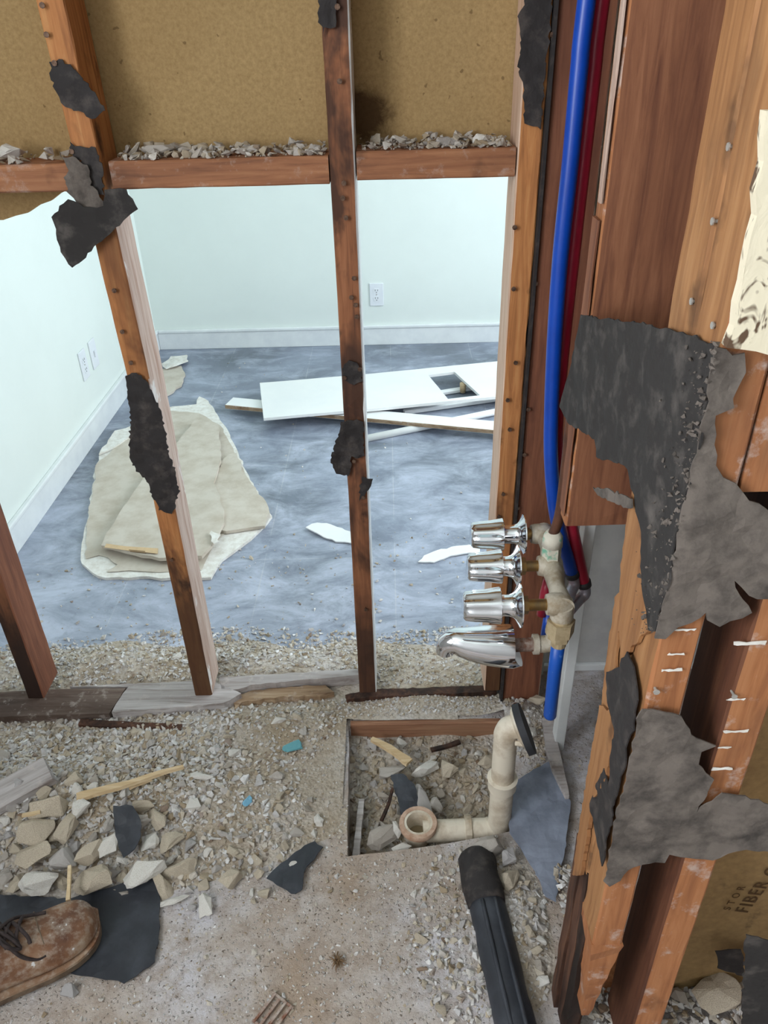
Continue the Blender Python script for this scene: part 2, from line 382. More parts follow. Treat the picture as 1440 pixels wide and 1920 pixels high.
# ------------------------------------------------------------------ builders
def board(name, x0, x1, y0, y1, z0, z1, mat, axis='z', seed=0, rough=.0009, ch=.0025, parent=None, side_mats=None, end_rag=0.0, step=.035, base=None):
    """rough sawn board: chamfered section, uneven along its length; side_mats {'+x': material}"""
    rnd = random.Random(seed)
    lo = [x0, y0, z0]; hi = [x1, y1, z1]; ia = 'xyz'.index(axis); ib, ic = [i for i in range(3) if i != ia]
    L = hi[ia] - lo[ia]; n = max(2, int(L / step))
    sec = []
    b0, b1, c0, c1 = lo[ib], hi[ib], lo[ic], hi[ic]
    sec = [(b0 + ch, c0), (b1 - ch, c0), (b1, c0 + ch), (b1, c1 - ch), (b1 - ch, c1), (b0 + ch, c1), (b0, c1 - ch), (b0, c0 + ch)]
    v = []; f = []
    for i in range(n + 1):
        a = lo[ia] + L * i / n
        chip = rnd.random() < .12; kc = rnd.randrange(8)
        for k, (b, c) in enumerate(sec):
            e = [0, 0, 0]
            e[ia] = a + ((rnd.random() - .5) * end_rag if i in (0, n) else 0)
            s = rough * (3.0 if chip and k == kc else 1.0)
            e[ib] = b - (s * rnd.random() if b > (b0 + b1) / 2 else -s * rnd.random())
            e[ic] = c - (s * rnd.random() if c > (c0 + c1) / 2 else -s * rnd.random())
            v.append(Vector(e))
    for i in range(n):
        for k in range(8):
            q = (i * 8 + k, i * 8 + (k + 1) % 8, (i + 1) * 8 + (k + 1) % 8, (i + 1) * 8 + k)
            f.append(q)
    f.append(tuple(range(7, -1, -1))); f.append(tuple(n * 8 + k for k in range(8)))
    mats = [mat]; midx = [0] * len(f)
    if side_mats:
        for key, m2 in side_mats.items():
            mats.append(m2); idx = len(mats) - 1; ax = 'xyz'.index(key[1]); sg = 1 if key[0] == '+' else -1
            edge = hi[ax] if sg > 0 else lo[ax]
            for j, q in enumerate(f):
                if len(q) == 4 and sum(abs(v[i][ax] - edge) for i in q) / 4 < .0035: midx[j] = idx
    o = mk(name, v, f, mats, parent, base, midx=midx)
    bm = bmesh.new(); bm.from_mesh(o.data); bmesh.ops.recalc_face_normals(bm, faces=bm.faces); bm.to_mesh(o.data); bm.free()
    return o

_nail_cache = {}
def nail(parent, p, d, mat='nail', r=.0042, ln=.006):
    """a nail head standing out of a face; d = outward direction"""
    key = (tuple(d), mat, r, ln)
    if key not in _nail_cache:
        m = MB(); d_ = Vector(d)
        m.tube([Vector((0, 0, 0)) - d_ * .004, d_ * ln], r * .45, 6); m.tube([d_ * ln, d_ * (ln + .0012)], r, 8)
        me = bpy.data.meshes.new('nail'); me.from_pydata([tuple(q) for q in m.v], [], m.f); me.materials.append(M_[mat]); _nail_cache[key] = me
    o = bpy.data.objects.new('nail', _nail_cache[key]); COL.objects.link(o); o.parent = parent; o.location = Vector(p) - wloc(parent)
    return o

def sheet(name, pts, normal, mat, thick=.0016, amp=.002, res=.008, freq=30.0, rag=.0018, lift=.0, seed=0, parent=None, holes=(), zfun=None, curl=None, mats2=None, base=None):
    """torn sheet: outline points on a plane, ragged edge, crumpled, with thickness"""
    rnd = random.Random(seed); nrm = Vector(normal).normalized()
    u = Vector((0, 0, 1)).cross(nrm)
    u = Vector((1, 0, 0)) if u.length < .1 else u.normalized()
    vv = nrm.cross(u)
    org = sum(pts, Vector()) / len(pts)
    def to2(p): return Vector(((p - org).dot(u), (p - org).dot(vv)))
    def resample(poly, rg):
        out = []
        for i in range(len(poly)):
            a, b = poly[i], poly[(i + 1) % len(poly)]; k = max(1, int((b - a).length / res))
            for j in range(k):
                p = a.lerp(b, j / k); out.append(p + Vector((rnd.uniform(-rg, rg), rnd.uniform(-rg, rg))))
        return out
    loops = [resample([to2(p) for p in pts], rag)] + [resample([to2(p) for p in h], rag) for h in holes]
    V2 = []; faces = []
    for lp in loops:
        faces.append(list(range(len(V2), len(V2) + len(lp)))); V2 += lp
    lo = Vector((min(p.x for p in loops[0]), min(p.y for p in loops[0]))); hi = Vector((max(p.x for p in loops[0]), max(p.y for p in loops[0])))
    def inside(p, poly):
        c = False; j = len(poly) - 1
        for i in range(len(poly)):
            if (poly[i].y > p.y) != (poly[j].y > p.y) and p.x < (poly[j].x - poly[i].x) * (p.y - poly[i].y) / (poly[j].y - poly[i].y) + poly[i].x: c = not c
            j = i
        return c
    if amp > 0 or zfun or curl:
        y = lo.y
        while y < hi.y:
            x = lo.x
            while x < hi.x:
                p = Vector((x + rnd.uniform(-.3, .3) * res, y + rnd.uniform(-.3, .3) * res))
                if inside(p, loops[0]) and not any(inside(p, h) for h in loops[1:]): V2.append(p)
                x += res
            y += res
    ov, oe, of, _, _, _ = delaunay_2d_cdt([Vector(p) for p in V2], [], faces, 2 if holes else 1, 1e-6)
    top = []; bot = []
    for p in ov:
        P = org + u * p.x + vv * p.y
        h = lift + amp * (noise.noise(Vector((p.x, p.y, seed * 1.7)) * freq) + .5 * noise.noise(Vector((p.x, p.y, seed * 2.3 + 5)) * freq * 2.6))
        if zfun: h += zfun(P)
        if curl: P = P + curl(P)
        bot.append(P + nrm * h); top.append(P + nrm * (h + thick))
    k = len(ov); f = []; cnt = {}
    for q in of:
        q = list(q)
        a, b, c = ov[q[0]], ov[q[1]], ov[q[2]]
        if (b.x - a.x) * (c.y - a.y) - (b.y - a.y) * (c.x - a.x) < 0: q.reverse()
        f.append(tuple(q)); f.append(tuple(i + k for i in reversed(q)))
        for i in range(len(q)): cnt[(q[i], q[(i + 1) % len(q)])] = 1
    for (a, b) in list(cnt):
        if (b, a) not in cnt: f.append((b, a, a + k, b + k))
    nt = 2 * len(of)
    o = mk(name, top + bot, f, [mat] + ([mats2] if mats2 else []), parent, base, midx=([0 if i >= nt or i % 2 == 0 else 1 for i in range(len(f))] if mats2 else None))
    return o

def prism(name, pts, dz, mat, parent=None, seed=0, rag=0.0, res=.02, dirv=(0, 0, -1), base=None):
    return sheet(name, pts, (0, 0, 1), mat, thick=dz, amp=0, res=res, rag=rag, lift=-dz, seed=seed, parent=parent, base=base)

PX = lambda ax, val, *pts: [at(x, y, ax, val) for x, y in pts]

# rock prototypes: angular hulls
def hull_mesh(name, seed, mat, n=12, flat=1.0, boxy=.5):
    rnd = random.Random(seed); bm = bmesh.new()
    for _ in range(n):
        p = Vector((rnd.gauss(0, 1), rnd.gauss(0, 1), rnd.gauss(0, 1))).normalized()
        mx = max(abs(p.x), abs(p.y), abs(p.z)); p = p.lerp(p / mx * .8, boxy) * rnd.uniform(.82, 1.05)
        bm.verts.new((p.x, p.y * rnd.uniform(.8, 1), p.z * flat))
    r = bmesh.ops.convex_hull(bm, input=bm.verts)
    bmesh.ops.delete(bm, geom=[g for g in r['geom_interior'] if isinstance(g, bmesh.types.BMVert)], context='VERTS')
    for q in [q for q in bm.verts if not q.link_faces]: bm.verts.remove(q)
    bmesh.ops.recalc_face_normals(bm, faces=bm.faces)
    me = bpy.data.meshes.new(name); bm.to_mesh(me); bm.free(); me.materials.append(mat); return me
def lump_mesh(name, seed, mat, flat=.75):
    """bigger chunk: hull with broken, slightly bevelled edges"""
    me = hull_mesh(name, seed, mat, 13, flat, .7)
    rnd = random.Random(seed); bm = bmesh.new(); bm.from_mesh(me)
    bmesh.ops.bevel(bm, geom=bm.edges[:], offset=.035, segments=1, affect='EDGES')
    bmesh.ops.triangulate(bm, faces=bm.faces[:])
    bmesh.ops.subdivide_edges(bm, edges=[e for e in bm.edges if e.calc_length() > .35], cuts=1)
    for q in bm.verts: q.co += q.co.normalized() * ((noise.noise(q.co * 2.3 + Vector((seed, 0, 0))) * .14 + noise.noise(q.co * 6 + Vector((seed, 3, 0))) * .06))
    bm.to_mesh(me); bm.free(); return me
HULLS = [hull_mesh('crumb', 100 + i, M_['rock'], random.Random(i).choice([8, 9, 10, 12]), random.Random(i + 9).choice([.35, .55, .7, .9])) for i in range(22)]
LUMPS = {k: [lump_mesh('lump', 300 + i + sd_, M_[mm], random.Random(i + 5).choice([.5, .65, .8, .9])) for i in range(9)] for k, mm, sd_ in (('grey', 'lump', 0), ('tan', 'tan_lump', 20), ('white', 'white_lump', 40))}

def H(x, y):
    """height of the plaster dust and rubble over the slab"""
    h = .085 * math.exp(-((x + .80) / .28) ** 2 - ((y + .30) / .12) ** 2)
    h += .030 * math.exp(-((x + .45) / .30) ** 2 - ((y + .22) / .15) ** 2)
    h += .022 / (1 + math.exp((x + .12) / .03)) * math.exp(-((y + .06) / .07) ** 2)
    h += (.028 + .016 * noise.noise(Vector((x, 0, 7)) * 5)) / (1 + math.exp((x - .02) / .08)) * math.exp(-((y - .14 - .04 * noise.noise(Vector((x, 1, 2)) * 6)) / .065) ** 2)
    h += .022 * math.exp(-((x - .05) / .18) ** 2 - ((y - .03) / .09) ** 2)
    h += .018 * math.exp(-((x - .21) / .05) ** 2 - ((y + .55) / .12) ** 2)
    h += .035 * math.exp(-((x - .29) / .06) ** 2 - ((y + .06) / .07) ** 2)
    h += .004 * noise.noise(Vector((x, y, 0)) * 9) * min(1, h / .02)
    return h - .004
def G(x, y): return max(0.0, H(x, y))

PIT = [Vector((-.117, -.065, 0)), Vector((-.106, -.405, 0)), Vector((.06, -.385, 0)), Vector((.235, -.352, 0)), Vector((.245, -.05, 0))]
def in_poly(x, y, poly):
    c = False; j = len(poly) - 1
    for i in range(len(poly)):
        if (poly[i].y > y) != (poly[j].y > y) and x < (poly[j].x - poly[i].x) * (y - poly[i].y) / (poly[j].y - poly[i].y) + poly[i].x: c = not c
        j = i
    return c
def PITZ(x, y):
    return -.066 + .026 * max(0, min(1, (y + .25) / .18)) + .010 * noise.noise(Vector((x, y, 3)) * 14) - .03 * max(0, min(1, (-.07 - x) / .04)) * (1 if y < -.25 else 0)

# ------------------------------------------------------------------ the setting
# bathroom slab with the sawn drain pit
outer = [Vector((-1.3, -2.6, 0)), Vector((1.25, -2.6, 0)), Vector((1.25, .115, 0)), Vector((.345, .115, 0)), Vector((.345, .05, 0)), Vector((-1.3, .05, 0))]
fl = sheet('floor', outer, (0, 0, 1), M_['slab'], thick=.12, amp=0, res=.03, rag=.0012, lift=-.12, holes=[list(reversed(PIT))], base=Vector((0, 0, 0)))
tag(fl, kind='structure')
# dirt at the bottom of the pit
gx = 40; v = []; f = []
for i in range(gx + 1):
    for j in range(gx + 1):
        x = -.13 + .39 * i / gx; y = -.42 + .38 * j / gx; v.append((x, y, PITZ(x, y)))
for i in range(gx):
    for j in range(gx): f.append((i * (gx + 1) + j, (i + 1) * (gx + 1) + j, (i + 1) * (gx + 1) + j + 1, i * (gx + 1) + j + 1))
o = mk('pit_dirt', v, f, M_['dirt'], fl, smooth=True); tag(o, kind='stuff')
fb = MB().box(-1.3, .345, .05, 2.6, -.12, 0).box(.345, 2.4, .115, 2.6, -.12, 0).obj('floor', M_['bedroom'], base=Vector((0, 0, 0))); tag(fb, kind='structure')

def struct(name, m, mat):
    o = m.obj(name, mat); tag(o, kind='structure'); return o
XL, YF = -1.22, 2.545
struct('wall_left', MB().box(XL - .1, XL, .09, YF + .1, 0, 2.45), M_['paint'])
struct('wall_back', MB().box(XL - .1, 2.45, YF, YF + .1, 0, 2.45), M_['paint'])
# right wall of the far room round its window
wr = MB(); wr.box(2.3, 2.4, .09, .23, 0, 2.45); wr.box(2.3, 2.4, 1.73, YF, 0, 2.45); wr.box(2.3, 2.4, .23, 1.73, 0, .8); wr.box(2.3, 2.4, .23, 1.73, 2.3, 2.45)
struct('wall_right', wr, M_['paint'])
wf = MB(); wf.box(2.31, 2.35, .23, .27, .8, 2.3); wf.box(2.31, 2.35, 1.69, 1.73, .8, 2.3); wf.box(2.31, 2.35, .27, 1.69, .8, .84); wf.box(2.31, 2.35, .27, 1.69, 2.26, 2.3); wf.box(2.31, 2.35, .96, 1.0, .84, 2.26)
struct('window_1', wf, M_['trim_paint'])
struct('ceiling', MB().box(-1.4, 2.45, -2.7, YF + .1, 2.45, 2.55), M_['paint'])
# bathroom shell
ws_ = MB(); ws_.box(-1.4, -1.3, -2.6, -2.45, 0, 2.45); ws_.box(-1.4, -1.3, -1.25, .05, 0, 2.45); ws_.box(-1.4, -1.3, -2.45, -1.25, 0, 1.05); ws_.box(-1.4, -1.3, -2.45, -1.25, 2.25, 2.45)
struct('wall_side', ws_, M_['grey_wall'])
wf = MB(); wf.box(-1.35, -1.31, -2.45, -2.41, 1.05, 2.25); wf.box(-1.35, -1.31, -1.29, -1.25, 1.05, 2.25); wf.box(-1.35, -1.31, -2.41, -1.29, 1.05, 1.09); wf.box(-1.35, -1.31, -2.41, -1.29, 2.21, 2.25)
struct('window_2', wf, M_['trim_paint'])
struct('wall_front', MB().box(-1.4, 1.25, -2.7, -2.6, 0, 2.45), M_['grey_wall'])
struct('wall_outer', MB().box(1.25, 1.35, -2.7, .215, 0, 2.45), M_['grey_wall'])
# wall between bedroom and the space behind the plumbing wall
struct('wall_closet', MB().box(.36, 2.4, .115, .20, 0, 2.45), M_['grey_wall'])
struct('trim_1', MB().box(.36, 1.25, .103, .115, 0, .022, .003), M_['trim_paint'])
struct('wall_corner', MB().box(.249, .37, .094, .106, 0, 2.45), M_['paint'])
# baseboards with a bead
def bb(name, pts_fn):
    struct(name, pts_fn, M_['trim_paint'])
m = MB(); m.box(XL + .013, 2.3, YF - .012, YF, 0, .088, .002); m.box(XL + .018, 2.3, YF - .018, YF, .088, .104, .004)
bb('baseboard_back', m)
m = MB(); m.box(XL, XL + .012, .12, YF, 0, .088, .002); m.box(XL, XL + .018, .12, YF, .088, .104, .004)
bb('baseboard_left', m)
# back of the wallboard, above the blocking: one sheet with the ragged left-over hanging below at the left
out = [Vector((-1.3, .094, 2.45)), Vector((-1.3, .094, 1.155))] + [at(x, y, 'y', .094) for x, y in ((5, 412), (30, 404), (52, 400), (75, 384), (96, 376), (112, 364))] + [Vector((-.49, .094, 1.2)), Vector((.25, .094, 1.2)), Vector((.25, .094, 2.45))]
o = sheet('wall_panel', [Vector(p) for p in out], (0, -1, 0), M_['board_back'], thick=.012, amp=0, res=.03, rag=.001, lift=-.012, base=Vector((0, 0, 0)))
tag(o, kind='structure')
me = o.data; me.materials.append(M_['paint'])
for p in me.polygons:
    if p.normal.y > .7: p.material_index = 1

# ------------------------------------------------------------------ the stud wall
SD = .092
def stud(name, x0, x1, label, mat, seed, side=None, y0=0.0, y1=SD, z0=.042, z1=2.45, group=None, **kw):
    r = empty(name, ((x0 + x1) / 2, (y0 + y1) / 2, z0), label, 'stud', group)
    board('timber', x0, x1, y0, y1, z0, z1, mat, 'z', seed, parent=r, side_mats=side, **kw)
    return r
def nails(r, pts, y=0.0, mat='nail'):
    for q in pts: nail(r, at(q[0], q[1], 'y', y), (0, -1, 0), mat)
s0 = stud('wall_stud', -.897, -.856, 'dark stud at the frame edge, its broad side reddish', M_['wood_dark'], 1, {'+x': M_['wood_red']})  # broad right side in a redder wood than the front
s1 = stud('wall_stud', -.490, -.448, 'leaning-looking orange stud whose broad side is smeared with pale plaster', M_['wood'], 2, None)
for q in s1.children[0].data.vertices:
    if q.co.z > .83: q.co.x -= .026 * (q.co.z - .83)
# its right side: bare above the blocking, plaster-smeared below
for p in s1.children[0].data.polygons:
    pass
me = s1.children[0].data; me.materials.append(M_['plastered'])
for p in me.polygons:
    if p.normal.x > .8 and p.center.z + .042 < 1.17: p.material_index = 1
nails(s1, [(82, 10), (90, 65), (105, 118), (137, 283), (216, 543), (231, 620), (247, 678), (323, 1047)])
s2 = stud('wall_stud', -.092, -.050, 'dark-stained slim stud in the middle of the opening, studded with nails', M_['wood_dark'], 3, {'+x': M_['trim_paint']})
nails(s2, [(633, 13), (637, 152), (645, 342), (643, 370), (649, 407), (664, 520), (659, 556), (667, 570), (669, 592), (675, 690), (646, 706), (664, 862), (681, 930), (686, 1140)])
s3 = stud('wall_stud', .208, .247, 'orange stud with a pale bare side and rusty nail holes along it', M_['wood'], 4, {'-x': M_['wood_pale']})
nails(s3, [(964, 425), (962, 540), (966, 678), (951, 748), (955, 803), (943, 924), (935, 966)])
o = MB(); o.box(.2475, .2525, -.012, .088, -.05, 2.45)
tag(o.obj('flashing_strip', M_['tar']), 'thin black strip wedged upright between two studs at the corner', 'strip')  # dark strip whose black also stands in for the shaded gap between studs
s4 = stud('wall_stud', .2535, .342, 'broad reddish corner stud behind the blue and red pipes', M_['wood_red'], 5, {'+x': M_['wood_pale']}, y0=-.004, y1=.038, z0=0.0)
nails(s4, [(1035, 65), (1003, 530), (990, 765), (982, 850), (970, 950)], -.004)
# blocking between the studs
def blocking(x0, x1, z0, z1, label, seed):
    o = board('blocking', x0, x1, .002, .088, z0, z1, M_['wood_x'], 'x', seed); return tag(o, label, 'blocking', None)
blocking(-1.29, -.4915, 1.183, 1.226, 'horizontal wood blocking running off behind the hanging felt flap', 11)
blocking(-.4465, -.0935, 1.184, 1.227, 'long horizontal wood blocking between orange and middle studs', 12)
blocking(-.0485, .2065, 1.188, 1.232, 'short horizontal wood blocking ending at the pale-sided stud', 13)
# sill plates
zt = .042
o = prism('sill_plate', PX('z', zt, (-60, 1345), (205, 1338), (235, 1290), (110, 1292), (-60, 1300)), .040, M_['wood_sill'], seed=1, rag=.001)
tag(o, 'short dark sill plate under the frame-edge stud', 'sill plate')
o = prism('sill_plate', PX('z', zt, (208, 1336), (300, 1329), (420, 1318), (452, 1300), (400, 1278), (380, 1276), (130, 1287), (240, 1287)), .040, M_['wood_grey'], seed=2, rag=.0016, res=.012)
tag(o, 'weathered grey sill plate with worn grooves under the plaster-smeared stud', 'sill plate')
r = empty('sill_plate', at(540, 1290, 'z', 0), 'splintered sill plate with a dusty white top and rotted brown edge', 'sill plate')
prism('sill_top', PX('z', zt, (416, 1292), (450, 1292), (470, 1284), (600, 1272), (672, 1266), (672, 1254), (560, 1261), (410, 1270)), .030, M_['wood_grey'], r, 3, .0016, .012)
prism('rotted_edge', PX('z', .026, (440, 1330), (455, 1316), (530, 1306), (600, 1304), (625, 1296), (610, 1284), (560, 1286), (470, 1296), (440, 1304)), .024, M_['rot_tan'], r, 4, .003, .010)
o = sheet('sill_plate', PX('z', .012, (650, 1318), (700, 1312), (930, 1302), (930, 1290), (700, 1298), (648, 1308)), (0, 0, 1), M_['wood_rot'], thick=.014, amp=.001, res=.012, rag=.0015, lift=-.004, seed=5)
tag(o, 'low dark rotten sill strip between the middle stud and the corner', 'sill plate')
o = board('wood_strip', at(150, 1352, 'z', .03).x, at(342, 1362, 'z', .03).x, -.088, -.068, .012, .034, M_['wood_rot'], 'x', 21, .002)
o.rotation_euler.z = R(-5); tag(o, 'dark blackened wood strip lying in rubble before the sill', 'strip')

# crumpled felt scraps
def scrap(px, plane, val, nrm, label, mat='tar', amp=.003, lift=.0005, seed=0, **kw):
    kw.setdefault('thick', .0016); kw.setdefault('res', .005); kw.setdefault('rag', .0024)
    o = sheet('tar_paper_scrap', PX(plane, val, *px), nrm, M_[mat], amp=amp, lift=lift + amp * 1.2, seed=seed, **kw)
    return tag(o, label, 'tar paper')
NY = (0, -1, 0)
scrap([(97, 118), (112, 110), (132, 120), (160, 150), (185, 178), (198, 205), (185, 218), (172, 224), (150, 208), (120, 198), (108, 170), (96, 140)], 'y', 0, NY, 'black felt scrap nailed high on the orange stud above the blocking', 'tar', seed=1)
# the hanging flap: a narrow neck and a folded square below
t = empty('tar_paper_flap', at(165, 380, 'y', 0), 'folded grey felt flap hanging over the blocking from the orange stud', 'tar paper')
sheet('neck', PX('y', -.004, (112, 285), (128, 296), (138, 290), (152, 300), (166, 312), (170, 328), (177, 336), (172, 345), (186, 356), (196, 372), (198, 392), (178, 396), (152, 386), (130, 360), (124, 330), (130, 316), (120, 300)), NY, M_['tar_grey'], amp=.005, lift=.006, seed=2, parent=t, rag=.003, res=.006)
sheet('backing', PX('y', -.0005, (131, 268), (150, 272), (180, 279), (190, 306), (194, 330), (196, 362), (176, 366), (168, 330), (152, 300), (136, 290)), NY, M_['tar'], amp=.002, lift=.003, seed=22, parent=t, rag=.003, res=.005)
sheet('flap', PX('y', -.012, (101, 405), (128, 372), (150, 378), (160, 388), (195, 385), (198, 356), (238, 352), (261, 390), (205, 438), (140, 501), (118, 470)), NY, M_['tar_mid'], amp=.005, lift=.007, seed=3, parent=t, freq=18)
scrap([(237, 702), (250, 697), (266, 700), (275, 712), (290, 740), (305, 775), (312, 810), (318, 848), (330, 880), (337, 918), (330, 945), (325, 962), (300, 952), (283, 920), (280, 905), (258, 880), (243, 856), (244, 838), (246, 780)], 'y', 0, NY, 'long black felt tatter hanging off the plaster-smeared stud', 'tar', .004, seed=4)
scrap([(597, -8), (630, -8), (633, 20), (628, 48), (612, 54), (608, 62), (598, 45)], 'y', 0, NY, 'small black felt tatter at the top of the middle stud', 'tar', seed=5)
scrap([(640, 690), (655, 675), (668, 678), (678, 690), (679, 712), (668, 716), (662, 721), (645, 712), (641, 704)], 'y', 0, NY, 'tiny black felt scrap on the middle stud above the white panel', 'tar', seed=6)
scrap([(640, 786), (675, 784), (681, 790), (683, 850), (674, 856), (660, 852), (655, 891), (633, 884), (620, 860), (622, 850), (632, 820)], 'y', 0, NY, 'black felt scrap curling off the middle stud halfway down', 'tar', .005, seed=7)
scrap([(680, 893), (697, 895), (697, 910), (684, 925), (675, 938), (674, 915)], 'y', 0, NY, 'small black felt tab below the curled scrap on the middle stud', 'tar', seed=8)
scrap([(975, 20), (985, 12), (985, -10), (1036, -10), (1030, 60), (1020, 150), (1013, 240), (1006, 236), (985, 232), (981, 200), (980, 160), (971, 130), (977, 80), (969, 35)], 'y', 0, NY, 'tall black felt strip stuck to the pale-sided stud at top', 'tar', .002, seed=9)

# ------------------------------------------------------------------ plumbing wall
# cut-off stud, backing and the corner post
X1 = .25
r = stud('cut_stud', .263, .372, 'wide brown stud sawn off level above the shower valve', M_['wood_brown'], 31, {'-x': M_['wood_orange']}, y0=-.350, y1=-.310, z0=.742, z1=2.45, step=.03)  # narrow left side gets a lighter wood, its lit tone painted in
o = board('backing_board', .346, .372, -.302, -.006, .78, 2.45, M_['wood_shade'], 'z', 32); tag(o, 'dark brown backing board at the rear of the pipe bay', 'board')
o = board('plaster_strip', .2570, .2615, -.352, -.336, 1.21, 2.45, M_['plastered'], 'z', 34, .0012, ch=.001); tag(o, 'thin pale plaster strip along the upper edge of the sawn-off stud', 'strip')
o = board('edge_strip', .2575, .2620, -.350, -.318, .76, 1.19, M_['wood_brown'], 'z', 33, .0015, ch=.001); tag(o, 'flaking brown wood strip along the lower edge of the sawn-off stud', 'strip')
o = MB(); o.box(.352, .374, -.150, -.118, 0, .74, .002); tag(o.obj('white_trim_post', M_['trim_paint']), 'white painted upright trim piece behind the hanging blue pipe', 'trim')
post = empty('corner_post', (.27, -.72, 0), 'ochre corner post with splits, nail stains and a rotten lower end', 'stud')
board('timber', .250, .290, -.7215, -.660, .42, 2.45, M_['wood_ochre'], 'z', 41, parent=post, rough=.0014)
board('timber', .250, .290, -.784, -.7235, .36, 2.45, M_['wood_ochre'], 'z', 42, parent=post, rough=.0014, side_mats={'-y': M_['wood_orange']})
# split, rotten foot: long tapering splinters
def splinter(parent, name, pts_bottom, pts_top, mat, seed):
    rnd = random.Random(seed); m = MB(); n = 9; rings = []
    for i in range(n + 1):
        t_ = i / n; ring = []
        for k in range(len(pts_top)):
            p = pts_bottom[k].lerp(pts_top[k], t_); ring.append(p + Vector((rnd.uniform(-1, 1), rnd.uniform(-1, 1), 0)) * .0016)
        rings.append(ring)
    k = len(pts_top); v = [p for r_ in rings for p in r_]; f = []
    for i in range(n):
        for j in range(k): f.append((i * k + j, i * k + (j + 1) % k, (i + 1) * k + (j + 1) % k, (i + 1) * k + j))
    f.append(tuple(range(k - 1, -1, -1))); f.append(tuple(n * k + j for j in range(k)))
    return mk(name, v, f, mat, parent)
def rect(x0, x1, y0, y1, z): return [Vector((x0, y0, z)), Vector((x1, y0, z)), Vector((x1, y1, z)), Vector((x0, y1, z))]
splinter(post, 'split_foot', rect(.252, .290, -.690, -.662, 0), rect(.250, .290, -.690, -.660, .425), M_['wood_rot'], 1)
splinter(post, 'split_foot', rect(.256, .286, -.722, -.694, 0), rect(.251, .289, -.722, -.691, .425), M_['wood_rot'], 2)
splinter(post, 'split_foot', rect(.262, .272, -.775, -.745, .16), rect(.250, .290, -.784, -.7235, .365), M_['wood_orange'], 3)
splinter(post, 'split_foot', rect(.254, .268, -.745, -.722, 0), rect(.252, .280, -.750, -.722, .37), M_['wood_rot'], 4)
for k_, (pxs, th) in enumerate([([(1197, 905), (1214, 1000), (1214, 1100), (1222, 1180), (1190, 1215), (1172, 1245), (1166, 1160), (1172, 1060), (1184, 960)], .004), ([(1150, 1330), (1160, 1375), (1150, 1425), (1142, 1470), (1118, 1500), (1096, 1640), (1080, 1640), (1100, 1500), (1122, 1380), (1132, 1320)], .005), ([(1172, 1110), (1160, 1250), (1148, 1330), (1132, 1315), (1146, 1200), (1158, 1120)], .003)]):
    sheet('split_layer', PX('x', X1, *pxs), (-1, 0, 0), M_['wood_ochre'], thick=th, amp=.0006, res=.008, rag=.0025, lift=.0003, seed=60 + k_, parent=post)
for (px, py) in [(1370, 275), (1340, 415), (1300, 565), (1175, 1165), (1145, 1335), (1340, 610)]:
    nail(post, at(px, py, 'x', .250), (-1, 0, 0), 'nail_steel', .0030, .0012)
for (px, py) in [(1228, 1290), (1250, 1175)]: nail(post, at(px, py, 'y', -.784), (0, -1, 0), 'nail_steel', .0034, .005)
# return wall facing the camera
sD = stud('wall_stud', .335, .378, 'orange stud with white lath streaks beside the kraft paper', M_['wood_orange'], 51, {'-x': M_['wood_shade']}, y0=-.784, y1=-.69, z0=.03)  # left side in a darker wood, the shade of the cavity painted in
for (px, py) in [(1374, 1300)]: nail(sD, at(px, py, 'y', -.784), (0, -1, 0), 'nail_steel', .003, .004)
# lath streaks of plaster
def streak(parent, p, half, hz, seed, nrm=NY):
    q = [p + Vector((-half, 0, -hz)), p + Vector((half, 0, -hz * .6)), p + Vector((half, 0, hz)), p + Vector((-half, 0, hz * .7))]
    return sheet('plaster_streak', q, nrm, M_['gypsum'], thick=.0008, amp=.0004, res=.004, rag=.0010, lift=.0006, seed=seed, parent=parent)
for i, (px, py) in enumerate([(1400, 1205), (1385, 1310), (1372, 1370), (1362, 1400), (1352, 1440)]): streak(sD, at(px + (4, -6, 6, -3, 2)[i], py, 'y', -.7845), (.015, .009, .013, .007, .011)[i], (.0022, .0012, .0016, .0012, .002)[i], i)
for i, (px, py) in enumerate([(1283, 1180), (1272, 1225), (1262, 1255)]): streak(post, at(px - 4, py, 'y', -.7845), (.012, .008, .010)[i], .0014, 20 + i)
o = board('blocking', .2915, .52, -.783, -.70, 1.055, 1.185, M_['wood_orange'], 'x', 52, .0015); tag(o, 'orange block with plaster smears between post and return wall studs', 'blocking')
stud('wall_stud', .60, .64, 'orange stud of the return wall beyond the kraft paper', M_['wood_orange'], 53, y0=-.784, y1=-.69, z0=.03)
o = board('sill_plate', .300, .430, -.670, -.585, .002, .044, M_['wood_orange'], 'x', 54, .0015); tag(o, 'orange plate end lying in the cavity behind the rotten post', 'sill plate')
struct('wall_return', MB().box(.432, 1.25, -.672, -.66, .02, 2.45), M_['board_back'])
struct('wall_near', MB().box(.66, 1.25, -.80, -.786, 0, 2.45), M_['grey_wall'])
pp = empty('kraft_paper', (.48, -.674, .03), 'brown kraft paper facing printed FIBER GLASS behind the orange stud', 'paper')
sheet('paper', [Vector((.378, -.673, .045)), Vector((.46, -.673, .05)), Vector((.50, -.673, .075)), Vector((.53, -.673, .11)), Vector((.56, -.673, .10)), Vector((.598, -.673, .12)), Vector((.598, -.673, 1.05)), Vector((.379, -.673, 1.05))], NY, M_['paper'], thick=.001, amp=.0015, res=.012, lift=.002, seed=3, parent=pp)
